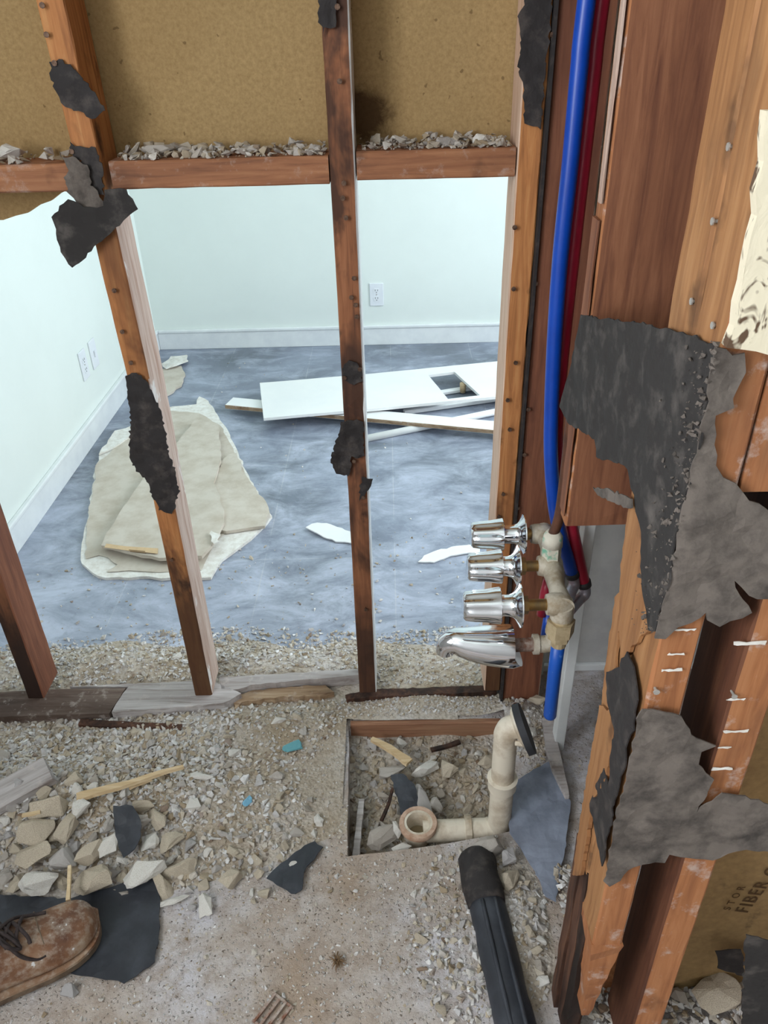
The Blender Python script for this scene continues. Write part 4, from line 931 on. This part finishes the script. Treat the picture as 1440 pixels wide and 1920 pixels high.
# splinters and sticks
def stick(px_pts, z, wd, th, mat, label, cat='wood splinter', seed=0, name='wood_splinter'):
    pts = catmull([at(x, y, 'z', z) for x, y in px_pts], 4); m = MB(); rnd = random.Random(seed); n = len(pts)
    v = []; f = []
    for i, p in enumerate(pts):
        d = (pts[min(i + 1, n - 1)] - pts[max(i - 1, 0)]).normalized(); s_ = Vector((-d.y, d.x, 0)); k = wd[0] + (wd[1] - wd[0]) * i / (n - 1); k *= rnd.uniform(.9, 1.1)
        v += [p - s_ * k / 2, p + s_ * k / 2, p + s_ * k * .42 + Vector((0, 0, th)), p - s_ * k * .42 + Vector((0, 0, th))]
    for i in range(n - 1):
        for j in range(4): f.append((i * 4 + j, i * 4 + (j + 1) % 4, (i + 1) * 4 + (j + 1) % 4, (i + 1) * 4 + j))
    f.append((3, 2, 1, 0)); f.append(tuple((n - 1) * 4 + j for j in range(4)))
    return tag(mk(name, v, f, M_[mat]), label, cat)
stick([(145, 1498), (185, 1486), (240, 1472), (300, 1452), (345, 1440)], .085, (.022, .006), .008, 'splinter', 'long pale wood splinter lying across the rubble heap', seed=1)
stick([(242, 1478), (262, 1470), (285, 1462)], .075, (.010, .008), .005, 'splinter', 'short yellow wood sliver tucked beside the long splinter', seed=2)
stick([(697, 1388), (730, 1405), (768, 1432)], -.01, (.012, .024), .008, 'splinter', 'tan wooden stake lying at the rear of the drain pit', seed=3)
stick([(808, 1408), (840, 1400), (862, 1392)], -.02, (.012, .012), .006, 'wood_rot', 'dark charred stick at the rear of the drain pit', seed=4)
stick([(42, 1530), (60, 1527), (76, 1523)], .09, (.008, .008), .004, 'splinter', 'tiny pale sliver under the grey plank end', seed=5)
stick([(128, 1690), (130, 1660), (131, 1625)], .06, (.008, .007), .005, 'splinter', 'thin pale stick upright beside the square plaster block', seed=6)
stick([(715, 1540), (728, 1510), (736, 1480)], -.015, (.008, .006), .006, 'wood_rot', 'thin dark sliver beside the felt scrap in the pit', seed=7)
stick([(667, 1610), (672, 1560), (678, 1500)], -.035, (.016, .014), .004, 'wood_grey', 'grey strip on edge along the near side of the pit', seed=8)
o = board('plank_end', -.14, .06, -.032, .032, 0, .028, M_['wood_grey'], 'x', 71, .002, end_rag=.012)
o.rotation_euler = (R(8), R(-8), R(33)); o.location = at(8, 1500, 'z', .08); tag(o, 'dusty grey plank end jutting in from the frame edge', 'plank')
# black wrapped pipe
c0 = at(893, 1612, 'z', .008); c1 = at(967, 1925, 'z', .008); d = (c1 - c0).normalized()
bpz = empty('wrapped_pipe', c0.lerp(c1, .5) - Vector((0, 0, .03)), 'black felt-wrapped drain pipe half buried across the slab', 'pipe')
def wob(m, amp, seed):
    for q in m.v: q += Vector((noise.noise(q * 40 + Vector((seed, 0, 0))), noise.noise(q * 40 + Vector((0, seed, 0))), noise.noise(q * 40 + Vector((0, 0, seed))))) * amp
    return m
m = MB(); m.tube([c0 + d * (.02 + .02 * i) for i in range(22)], .0335, 24); wob(m, .0025, 3); m.obj('pipe', M_['tar_blue'], bpz, True)
m = MB(); m.tube([c0 + d * (-.012 + .012 * i) for i in range(10)], [.030, .036, .037, .037, .0375, .038, .038, .038, .0375, .036], 24); wob(m, .004, 7); m.obj('felt_wrap', M_['tar'], bpz, True)
sd = d.cross(Vector((0, 0, 1)))
for k in (-1, 1):
    m = MB(); m.tube([c0 + d * (.10 + .02 * i) + sd * k * .012 + Vector((0, 0, .0315)) for i in range(18)], .004, 8); wob(m, .001, 9 + k); m.obj('seam', M_['tar_blue'], bpz, True)

# boot
def boot():
    toe = Vector((-.558, -.540, .011)); ang = R(35); L = .30
    ax = Vector((math.cos(ang), math.sin(ang), 0)); sy = Vector((-ax.y, ax.x, 0))
    r = empty('work_boot', toe - ax * L * .5, 'dusty brown leather lace-up boot splashed with white', 'boot')
    us = [0.0, .012, .035, .07, .12, .18, .25, .33, .42, .52, .62, .72, .82, .92, .98, 1.0]
    ws = [.008, .021, .032, .041, .048, .0515, .0525, .051, .047, .043, .041, .040, .039, .036, .026, .012]
    ts = [.034, .050, .060, .066, .070, .073, .078, .087, .100, .118, .132, .142, .146, .146, .144, .140]
    cs = [.0, .0, -.001, -.002, -.003, -.004, -.004, -.004, -.003, -.002, 0, 0, 0, 0, 0, 0]
    n = 22; v = []; f = []
    for u, w_, t_, c in zip(us, ws, ts, cs):
        z0 = .020
        for k in range(n):
            a = math.pi * k / (n - 1)
            ca, sa = math.cos(a), math.sin(a)
            e = .62 if u < .3 else .75
            yy = w_ * math.copysign(abs(ca) ** e, ca) if u < .55 else w_ * math.copysign(abs(ca) ** .8, ca)
            zz = z0 + (t_ - z0) * abs(sa) ** .85
            p = toe - ax * (u * L) + sy * (yy + c) + Vector((0, 0, zz))
            v.append(p)
    for i in range(len(us) - 1):
        for k in range(n - 1): f.append((i * n + k, i * n + k + 1, (i + 1) * n + k + 1, (i + 1) * n + k))
    f.append(tuple(range(n - 1, -1, -1))); f.append(tuple((len(us) - 1) * n + k for k in range(n)))
    for i in range(len(us) - 1): f.append((i * n, (i + 1) * n, (i + 1) * n + n - 1, i * n + n - 1))
    o = mk('upper', v, f, M_['leather'], r, smooth=True)
    sb = o.modifiers.new('s', 'SUBSURF'); sb.levels = 1; sb.render_levels = 1
    def outline(off):
        pts = []
        for u, w_, c in zip(us, ws, cs): pts.append((u, w_ + off, c))
        return [toe - ax * (u * L - (off if i == 0 else 0)) + sy * (w_ + c) for i, (u, w_, c) in enumerate(pts)] + [toe - ax * (u * L - (off if i == len(pts) - 1 else 0)) + sy * (-w_ + c) for i, (u, w_, c) in reversed(list(enumerate(pts)))]
    def ring(off, z0, z1, name, mat):
        q = outline(off); k = len(q); v = [p + Vector((0, 0, z0)) for p in q] + [p + Vector((0, 0, z1)) for p in q]
        return mk(name, v, [tuple((i, (i + 1) % k, k + (i + 1) % k, k + i)) for i in range(k)] + [tuple(range(k, 2 * k)), tuple(range(k - 1, -1, -1))], mat, r)
    ring(.003, 0, .016, 'sole', M_['sole']); ring(.0055, .016, .022, 'welt', M_['leather'])
    def S_(u, s, lift=0.0):   # a point on the upper: u along, s in -1..1 across the instep
        i = max(j for j in range(len(us) - 1) if us[j] <= u); q = (u - us[i]) / (us[i + 1] - us[i])
        w_ = ws[i] + (ws[i + 1] - ws[i]) * q; t_ = ts[i] + (ts[i + 1] - ts[i]) * q
        a = math.pi / 2 - s * math.pi / 2; ca, sa = math.cos(a), math.sin(a)
        return toe - ax * (u * L) + sy * (w_ * math.copysign(abs(ca) ** .7, ca)) + Vector((0, 0, .020 + (t_ - .020) * abs(sa) ** .85 + lift))
    # toe seam, tongue, facings, eyelets, laces
    m = MB(); m.tube(catmull([S_(.30, s, .001) for s in (-.8, -.5, -.2, .2, .5, .8)], 4), .0012, 6); m.obj('seam', M_['sole'], r, True)
    for s_ in (-1, 1):
        v = []; f = []
        for i in range(10):
            u = .34 + i * .03
            v += [S_(u, s_ * .14, .003), S_(u, s_ * .46, .0025), S_(u, s_ * .46, .0), S_(u, s_ * .14, .0)]
        for i in range(9):
            for j in range(4): f.append((i * 4 + j, i * 4 + (j + 1) % 4, i * 4 + 4 + (j + 1) % 4, i * 4 + 4 + j))
        f += [(0, 1, 2, 3), (36, 37, 38, 39)]
        mk('facing', v, f, M_['leather'], r)
    ez = [.36 + i * .055 for i in range(5)]
    for i, u in enumerate(ez):
        for s_ in (-1, 1):
            p = S_(u, s_ * .26, .003); MB().tube([p, p + Vector((0, 0, .0025))], .0035, 8).obj('eyelet', M_['nail'], r)
    for i in range(4):
        for s_ in (-1, 1):
            pts = [S_(ez[i], s_ * .30, .004), S_(ez[i], s_ * .18, .008), S_((ez[i] + ez[i + 1]) / 2, 0, .011), S_(ez[i + 1], -s_ * .18, .008), S_(ez[i + 1], -s_ * .30, .004)]
            MB().tube(catmull(pts, 4), .0032, 7).obj('lace', M_['lace'], r, True)
    for k, pts in enumerate([[S_(.50, -.05, .014), S_(.46, -.3, .014), S_(.42, -.55, .008), S_(.36, -.66, .004), S_(.31, -.62, .002)], [S_(.48, 0, .015), S_(.40, .2, .012), S_(.33, .22, .006), S_(.24, .16, .003)], [S_(.5, 0, .016), S_(.47, -.35, .018), S_(.41, -.42, .012), S_(.43, -.2, .012), S_(.5, .03, .016)]]):
        MB().tube(catmull(pts, 5), .0032, 7).obj('lace', M_['lace'], r, True)
    return r
boot()

# ------------------------------------------------------------------ rubble
RN = random.Random(77)
def rub_mesh(name, items, parent=None, kind='stuff', label=None, cat=None, mat=None):
    V = []; F = []; k = 0
    cache = {}
    for (mi, p, e, s) in items:
        if mi not in cache:
            h_ = HULLS[mi]; co = np.empty(len(h_.vertices) * 3); h_.vertices.foreach_get('co', co); cache[mi] = (co.reshape(-1, 3), [tuple(g.vertices) for g in h_.polygons])
        co, fs = cache[mi]
        m3 = np.array(e.to_matrix() if hasattr(e, 'to_matrix') else e)
        V.append((co * np.array(s)) @ m3.T + np.array(p)); F += [tuple(i + k for i in g) for g in fs]; k += len(co)
    V = np.concatenate(V)
    me = bpy.data.meshes.new(name); me.from_pydata(V.tolist(), [], F); me.materials.append(mat or M_['rock']); me.update()
    o = bpy.data.objects.new(name, me); COL.objects.link(o)
    if parent is not None: o.parent = parent; o.location = -wloc(parent)
    tag(o, label, cat, None, kind); return o
from mathutils import Euler
def item(p, s, rnd=RN, flat=True):
    e = Euler((rnd.gauss(0, .35), rnd.gauss(0, .35), rnd.uniform(0, 6.3))) if flat else Euler((rnd.uniform(0, 6), rnd.uniform(0, 6), rnd.uniform(0, 6)))
    return (rnd.randrange(len(HULLS)), p, e, (s * rnd.uniform(.8, 1.35), s * rnd.uniform(.7, 1.1), s * rnd.uniform(.6, 1.0)))
def poly_at(z, *px): return [at(x, y, 'z', z) for x, y in px]
def sample(poly, n, zf, s0, s1, sink=.25, power=2.2, rnd=RN, dens=None):
    lo = (min(p.x for p in poly), min(p.y for p in poly)); hi = (max(p.x for p in poly), max(p.y for p in poly)); out = []; tries = 0
    while len(out) < n and tries < n * 30:
        tries += 1
        x = rnd.uniform(lo[0], hi[0]); y = rnd.uniform(lo[1], hi[1])
        if not in_poly(x, y, poly): continue
        if dens and rnd.random() > dens(x, y): continue
        s = s0 + (s1 - s0) * rnd.random() ** power
        out.append(item(Vector((x, y, zf(x, y) + s * (.5 - sink))), s, rnd))
    return out
def floor_z(x, y):
    return PITZ(x, y) if in_poly(x, y, PIT) else G(x, y)
no_pit = lambda x, y: 0.0 if in_poly(x, y, PIT) else 1.0

# dust mound (continuous, uncountable)
def mound(x0, x1, y0, y1, step, name, label):
    nx = int((x1 - x0) / step); ny = int((y1 - y0) / step); v = []; f = []; ok = {}
    for i in range(nx + 1):
        for j in range(ny + 1):
            x = x0 + (x1 - x0) * i / nx; y = y0 + (y1 - y0) * j / ny; h = H(x, y); v.append((x, y, h)); ok[(i, j)] = h > -.003 and not (in_poly(x, y, PIT))
    for i in range(nx):
        for j in range(ny):
            if all(ok[q] for q in ((i, j), (i + 1, j), (i + 1, j + 1), (i, j + 1))): f.append((i * (ny + 1) + j, (i + 1) * (ny + 1) + j, (i + 1) * (ny + 1) + j + 1, i * (ny + 1) + j + 1))
    used = sorted({i for q in f for i in q}); mp = {a: b for b, a in enumerate(used)}
    o = mk(name, [v[i] for i in used], [tuple(mp[i] for i in q) for q in f], M_['dirt'], smooth=True, base=Vector((0, 0, 0)))
    return tag(o, label, 'dust', None, 'stuff')
mound(-1.29, .36, -.75, .45, .012, 'plaster_dust', 'pale plaster dust and grit banked over the slab')

items = []
heap = poly_at(0, (-40, 1335), (640, 1318), (650, 1350), (600, 1420), (560, 1480), (580, 1560), (520, 1640), (300, 1680), (-40, 1665))
items += sample(heap, 5200, G, .0022, .0085)
items += sample(poly_at(0, (-40, 1335), (460, 1330), (420, 1480), (330, 1620), (-40, 1660)), 3000, G, .003, .012)
items += sample(poly_at(0, (-40, 1400), (420, 1380), (560, 1500), (520, 1640), (300, 1680), (-40, 1665)), 700, G, .007, .014)
items += sample(poly_at(0, (640, 1315), (930, 1303), (928, 1338), (650, 1350)), 900, G, .0018, .006, dens=no_pit)
items += sample(poly_at(0, (-30, 1215), (110, 1200), (250, 1185), (440, 1175), (680, 1185), (690, 1262), (-30, 1300)), 3600, G, .0025, .009, dens=lambda x, y: max(0, min(1, 1.3 + (.19 - y) / .10 + 1.1 * noise.noise(Vector((x, y, 2)) * 5))))
items += sample(poly_at(0, (690, 1190), (900, 1170), (905, 1290), (690, 1300)), 1200, G, .002, .008)
items += sample(poly_at(0, (-30, 1080), (890, 980), (900, 1200), (-30, 1240)), 420, G, .002, .0075)
items += sample(poly_at(0, (450, 640), (910, 830), (900, 1000), (400, 1100), (0, 1200)), 130, G, .002, .007)
rub_mesh('plaster_grit', items, label='fine pale plaster grit strewn around the stud wall sill', cat='rubble')
items = sample([Vector((-.110, -.398, 0)), Vector((.23, -.35, 0)), Vector((.24, -.07, 0)), Vector((-.112, -.07, 0))], 1500, PITZ, .003, .011)
rub_mesh('pit_rubble', items, mat=M_['rock_tan'], label='small plaster rubble filling the drain pit', cat='rubble')
items = []
fore = poly_at(0, (560, 1480), (650, 1350), (655, 1612), (950, 1565), (1040, 1700), (1020, 1925), (-30, 1925), (300, 1690), (520, 1640))
items += sample(fore, 3600, G, .0010, .0042, dens=no_pit, sink=.45)
items += sample(fore, 260, G, .0025, .008, dens=no_pit, sink=.35)
items += sample(poly_at(0, (820, 1600), (960, 1590), (1030, 1700), (1020, 1925), (820, 1925), (740, 1800)), 700, G, .003, .010, dens=no_pit)
items += sample(poly_at(0, (930, 1300), (1030, 1310), (1045, 1400), (1000, 1450), (950, 1400)), 500, G, .002, .009, dens=no_pit)
items += sample(poly_at(0, (1040, 1280), (1160, 1260), (1120, 1480), (1070, 1470)), 60, G, .001, .004)
items += sample([Vector((.30, -.66, 0)), Vector((.60, -.66, 0)), Vector((.60, -.80, 0)), Vector((.30, -.80, 0))], 800, lambda x, y: .02 + .02 * noise.noise(Vector((x, y, 0)) * 12), .004, .014)
items += sample([Vector((.292, -.66, 0)), Vector((.345, -.66, 0)), Vector((.345, -.45, 0)), Vector((.292, -.45, 0))], 300, lambda x, y: .03, .003, .010)
rub_mesh('slab_grit', items, label='scattered plaster grit bedded on the bare bathroom slab', cat='rubble')
def ledge(x0, x1, zz, n, s1, seed):
    rnd = random.Random(seed); out = []
    for _ in range(n):
        s = .0022 + (s1 - .0022) * rnd.random() ** 2
        x = rnd.uniform(x0 + s, x1 - s); y = rnd.uniform(.006 + s * .7, .080)
        out.append(item(Vector((x, y, zz + s * .4 + .012 * max(0, (y - .03) / .05) * rnd.random())), s, rnd))
    return out
its = ledge(-1.1, -.495, 1.226, 160, .013, 1) + ledge(-.444, -.095, 1.227, 330, .014, 2) + ledge(-.046, .204, 1.232, 300, .013, 3)
rub_mesh('ledge_crumbs', its, mat=M_['rock_tan'], label='plaster crumbs lined up along the top of the blocking', cat='rubble')

# countable chunks
LAND = [('the boot toe', -.565, -.53), ('the grey plank end', -.80, -.24), ('the largest mortar slab', -.70, -.27), ('the long pale splinter', -.57, -.22), ('the splinter tip', -.45, -.18),
        ('the slate felt scrap', -.52, -.40), ('the square pitted block', -.60, -.45), ('the felt sheet corner', -.46, -.47), ('the forked felt scrap', -.21, -.44), ('the sky-blue chip', -.32, -.25),
        ('the teal-faced chip', -.22, -.12), ('the dark wood strip', -.62, -.08), ('the splintered sill', -.30, 0.0), ('the long brownish bar', -.40, -.43), ('the cream cube chunk', -.32, -.45),
        ('the drain shoe', .03, -.33), ('the overflow pipe', .2, -.32), ('the felt scrap in the pit', .02, -.25), ('the tan stake', -.02, -.12), ('the charred stick', .12, -.11), ('the pit edge strip', -.085, -.34),
        ('the wrapped pipe end', .14, -.42), ('the wrapped pipe middle', .16, -.56), ('the weed tuft', -.11, -.60), ('the slate-grey sheet', .28, -.40), ('the rotten post foot', .25, -.68),
        ('the plaster-smeared stud', -.47, .05), ('the middle stud', -.07, .05), ('the frame-edge stud', -.87, .05), ('the wallboard stack', -.6, .85), ('the large paint flake', -.22, .78), ('the long paint flake', .16, .63), ('the orange return stud', .36, -.74), ('the kraft paper', .5, -.68)]
def where(x, y):
    n_, lx, ly = min(LAND, key=lambda q: (q[1] - x) ** 2 + (q[2] - y) ** 2)
    dx, dy = x - lx, y - ly
    return ('behind ' if dy > 0 else 'in front of ') + n_ if abs(dy) > abs(dx) else 'beside ' + n_
def chunk(p, s, label, group, rnd=RN, mat=None, e=None, name='plaster_chunk', mesh=None):
    tint = rnd.choice(['grey', 'grey', 'tan', 'tan', 'white']); me = mesh or rnd.choice(LUMPS[tint]); label = ('sizeable ' if s > .021 else 'walnut-sized ' if s > .013 else 'tiny ') + tint + ' ' + label + ' ' + where(p.x, p.y); group = tint + ' ' + group
    o = bpy.data.objects.new(name, me); COL.objects.link(o); o.location = p
    o.rotation_euler = e or (rnd.gauss(0, .4), rnd.gauss(0, .4), rnd.uniform(0, 6.3))
    o.scale = s if isinstance(s, (tuple, list)) else (s * rnd.uniform(.9, 1.3), s * rnd.uniform(.75, 1.05), s * rnd.uniform(.7, 1.0))
    tag(o, label, 'plaster chunk', group); return o
placed = []
def scatter(poly, n, zf, s0, s1, label, group, dens=None, power=1.6, gap=.9, lift=.35):
    lo = (min(p.x for p in poly), min(p.y for p in poly)); hi = (max(p.x for p in poly), max(p.y for p in poly)); k = 0; tries = 0
    while k < n and tries < n * 80:
        tries += 1; x = RN.uniform(lo[0], hi[0]); y = RN.uniform(lo[1], hi[1])
        if not in_poly(x, y, poly) or (dens and RN.random() > dens(x, y)): continue
        s = s0 + (s1 - s0) * RN.random() ** power
        if any((x - a) ** 2 + (y - b) ** 2 < (gap * (s + c)) ** 2 for a, b, c in placed): continue
        placed.append((x, y, s)); k += 1
        chunk(Vector((x, y, zf(x, y) + s * lift)), s, label, group)
def big(px, py, z, s, label, mat=None, rz=0.0, seed=0, rx=.15, flat=.6):
    """one recognisable chunk; s = half sizes (x, y, z)"""
    p = at(px, py, 'z', z)
    zn = floor_z(p.x, p.y) + s[2] * .8
    if zn > z: p = at(px, py, 'z', zn)
    placed.append((p.x, p.y, max(s[0], s[1]) * .8))
    me = lump_mesh('lump', 900 + seed, M_[mat or 'lump'], 1.0)
    o = bpy.data.objects.new('plaster_chunk', me); COL.objects.link(o); o.location = p; o.scale = [q * 1.3 for q in s]; o.rotation_euler = (rx, -.1, rz)
    return tag(o, label, 'plaster chunk')
big(104, 1505, .085, (.050, .038, .020), 'largest pale tan mortar slab leaning behind the boot', 'tan_lump', .5, 1, .55)
big(68, 1560, .070, (.034, .026, .022), 'blocky tan chunk just below the grey plank end', 'tan_lump', .3, 2)
big(124, 1552, .072, (.024, .018, .016), 'three-cornered tan chunk below the largest mortar slab', 'tan_lump', 1.1, 3)
big(170, 1650, .030, (.040, .026, .022), 'square pitted plaster block touching the black felt sheet', 'tan_lump', .15, 4, .1)
big(272, 1632, .030, (.038, .022, .018), 'pale gritty chunk lying over the corner of the black felt', 'white_lump', .7, 5)
big(72, 1655, .034, (.034, .026, .022), 'rounded whitish chunk above the boot laces', 'white_lump', .2, 6)
big(172, 1598, .050, (.030, .018, .018), 'wedge-shaped light chunk in the middle of the big lumps', 'tan_lump', .9, 7)
big(204, 1585, .050, (.020, .018, .018), 'white-faced cube of plaster beside the slate felt scrap', 'white_lump', .4, 8)
big(246, 1548, .050, (.036, .018, .014), 'long grey pitted chunk above the slate felt scrap', 'lump', .5, 9)
big(118, 1608, .045, (.026, .022, .018), 'grey crumbly chunk above the thin upright stick', 'lump', .1, 10)
big(62, 1605, .052, (.034, .024, .018), 'low tan chunk between the frame edge and the crumbly lump', 'tan_lump', .1, 11)
big(342, 1630, .016, (.042, .016, .014), 'long brownish bar of plaster at the heap front', 'tan_lump', .15, 12)
big(330, 1690, .010, (.030, .009, .008), 'flat white-edged shard lying on the slab by the felt', 'white_lump', .2, 13)
big(385, 1695, .012, (.012, .026, .010), 'upright fluted white fragment at the heap front', 'white_lump', .2, 14)
big(132, 1858, .010, (.016, .012, .010), 'lone grey pebble of plaster below the boot toe', 'lump', .3, 15)
big(432, 1650, .014, (.022, .018, .014), 'cream cube-shaped chunk near the forked felt scrap', 'tan_lump', .5, 16)
big(520, 1352, .014, (.020, .010, .006), 'hollow shell-like cream shard before the splintered sill', 'white_lump', .6, 17)
big(548, 1400, .008, (.022, .014, .006), 'flat chip with a teal painted face on the slab', 'blue_glaze', .3, 18, .3)
big(463, 1502, .020, (.012, .010, .006), 'sky-blue painted chip among the grit', 'blue_glaze2', .7, 19)
big(372, 1455, .030, (.030, .009, .006), 'long flat bluish-white shard at the tip of the splinter', 'white_lump', -.1, 20)
big(362, 1508, .030, (.016, .014, .008), 'pale five-sided shard below the bluish shard', 'white_lump', .2, 21)
big(735, 1448, -.030, (.030, .018, .016), 'smooth grey lump at the head of the felt scrap in the pit', 'lump', .2, 22)
big(795, 1440, -.026, (.034, .016, .014), 'long curved plaster lump across the middle of the pit', 'white_lump', .5, 23)
big(790, 1500, -.030, (.016, .040, .012), 'long grey plaster bar right of the felt scrap in the pit', 'lump', .3, 24)
big(835, 1440, -.026, (.026, .024, .014), 'flat round tan stone lying at the pit rear', 'tan_lump', .3, 25)
big(820, 1508, -.035, (.016, .018, .014), 'small wedge lump in the centre of the pit', 'lump', .8, 26)
big(715, 1572, -.035, (.034, .022, .020), 'dusty lump wrapped in plaster against the drain shoe', 'lump', .2, 27)
big(744, 1554, -.012, (.008, .016, .010), 'white square-cut sliver beside the drain shoe', 'white_lump', .3, 28)
big(752, 1588, -.020, (.020, .010, .004), 'white flat chip under the drain shoe', 'white_lump', .3, 29)
big(912, 1592, .012, (.044, .022, .020), 'pale concrete block broken off between pit and black pipe', 'lump', .25, 30, .1)
big(960, 1650, .020, (.020, .020, .016), 'round beige lump beside the wrapped pipe', 'tan_lump', .3, 31)
big(955, 1608, .020, (.018, .016, .014), 'small grey lump between concrete block and slate sheet', 'lump', .9, 32)
big(1012, 1312, .040, (.026, .014, .012), 'cream plaster brickbat at the foot of the corner stud', 'tan_lump', .2, 33)
big(985, 1372, .030, (.026, .024, .014), 'white crumbled lump behind the overflow gasket', 'white_lump', .5, 34)
big(1345, 1862, .055, (.036, .030, .024), 'large beige plaster lump in the return wall cavity', 'tan_lump', .3, 35)
big(295, 292, .0, (.001, .001, .001), 'x', None) if False else None
def ledge_chunk(px, py, s, label, seed, mat='lump'):
    p = at(px, py, 'y', .04); me = lump_mesh('lump', 950 + seed, M_[mat], 1.0); o = bpy.data.objects.new('plaster_chunk', me); COL.objects.link(o); p.z = 1.229 + s[2] * .8; o.location = p; o.scale = s; o.rotation_euler = (.1, .05, .3); tag(o, label, 'plaster chunk')
ledge_chunk(25, 296, (.026, .018, .014), 'rounded plaster lump on the blocking at the frame edge', 1, 'white_lump')
ledge_chunk(298, 292, (.030, .014, .010), 'flat dark-topped chunk on the blocking beside the orange stud', 2)
ledge_chunk(470, 285, (.022, .012, .009), 'pale flat chunk on the blocking before the middle stud', 3, 'white_lump')
ledge_chunk(835, 272, (.026, .016, .010), 'flat grey chunk on the short blocking', 4)
ledge_chunk(905, 265, (.026, .014, .012), 'upright pale chunk near the end of the short blocking', 5, 'white_lump')
scatter(poly_at(.03, (-40, 1470), (200, 1480), (330, 1560), (300, 1660), (-40, 1668)), 62, G, .014, .032, 'plaster chunk in the heap', 'broken chunks of the rubble heap', gap=.62)
scatter(heap, 52, G, .009, .019, 'plaster piece on the slope', 'pieces on the gravelly slope', gap=.8)
scatter(poly_at(0, (300, 1600), (600, 1500), (600, 1620), (480, 1700), (310, 1720)), 24, G, .009, .018, 'plaster fragment at the heap front', 'fragments at the heap front', gap=.8)
scatter([Vector((-.105, -.39, 0)), Vector((.17, -.36, 0)), Vector((.22, -.08, 0)), Vector((-.108, -.08, 0))], 46, PITZ, .009, .022, 'lump in the pit', 'lumps in the drain pit', gap=.7)
scatter(poly_at(0, (730, 1640), (860, 1640), (900, 1780), (930, 1925), (800, 1925)), 20, G, .006, .014, 'lump on the slab', 'lumps along the wrapped pipe')
scatter(poly_at(0, (960, 1600), (1000, 1700), (1030, 1750), (1020, 1880), (990, 1800)), 14, G, .008, .016, 'lump wedged by the pipe', 'lumps between pipe and post')
scatter(poly_at(0, (60, 1215), (420, 1165), (690, 1180), (690, 1240), (60, 1280)), 22, G, .007, .014, 'crumb banked beyond the sill', 'crumbs behind the sill')
scatter(poly_at(0, (80, 1130), (880, 900), (900, 1180), (80, 1200)), 16, G, .005, .010, 'loose chip on the far floor', 'chips on the far room floor', gap=2)
scatter([Vector((.40, -.67, 0)), Vector((.58, -.67, 0)), Vector((.58, -.78, 0)), Vector((.39, -.78, 0))], 10, lambda x, y: .03, .010, .020, 'plaster lump in the wall cavity', 'lumps in the wall cavity')

# dried weed tuft on the slab
q = at(632, 1805, 'z', .002); m = MB(); rnd = random.Random(4)
for i in range(46):
    a = rnd.uniform(0, 6.3); l = rnd.uniform(.006, .018); m.tube([q + Vector((rnd.gauss(0, .003), rnd.gauss(0, .003), 0)), q + Vector((math.cos(a) * l * .5, math.sin(a) * l * .5, rnd.uniform(.004, .012))), q + Vector((math.cos(a) * l, math.sin(a) * l, rnd.uniform(.001, .010)))], .0006, 4)
tag(m.obj('dried_weed', M_['weed']), 'little tuft of dried brown weed on the bare slab', 'weed')
# rusty grate corner at the frame bottom
q = at(515, 1902, 'z', .004); gr = empty('metal_grate', q, 'small weathered slotted metal piece at the bottom of the slab', 'grate')
a = R(-35)
def rz(x, y, z): return q + Vector((x * math.cos(a) - y * math.sin(a), x * math.sin(a) + y * math.cos(a), z))
for i in range(4):
    mm = MB().box(-.022 + i * .012, -.018 + i * .012, -.03, .025, 0, .004); MB().add([rz(p.x, p.y, p.z) for p in mm.v], mm.f).obj('bar', M_['rust'], gr)
for yy in (-.03, .022):
    mm = MB().box(-.024, .020, yy, yy + .004, 0, .003); MB().add([rz(p.x, p.y, p.z) for p in mm.v], mm.f).obj('cross_bar', M_['rust'], gr)
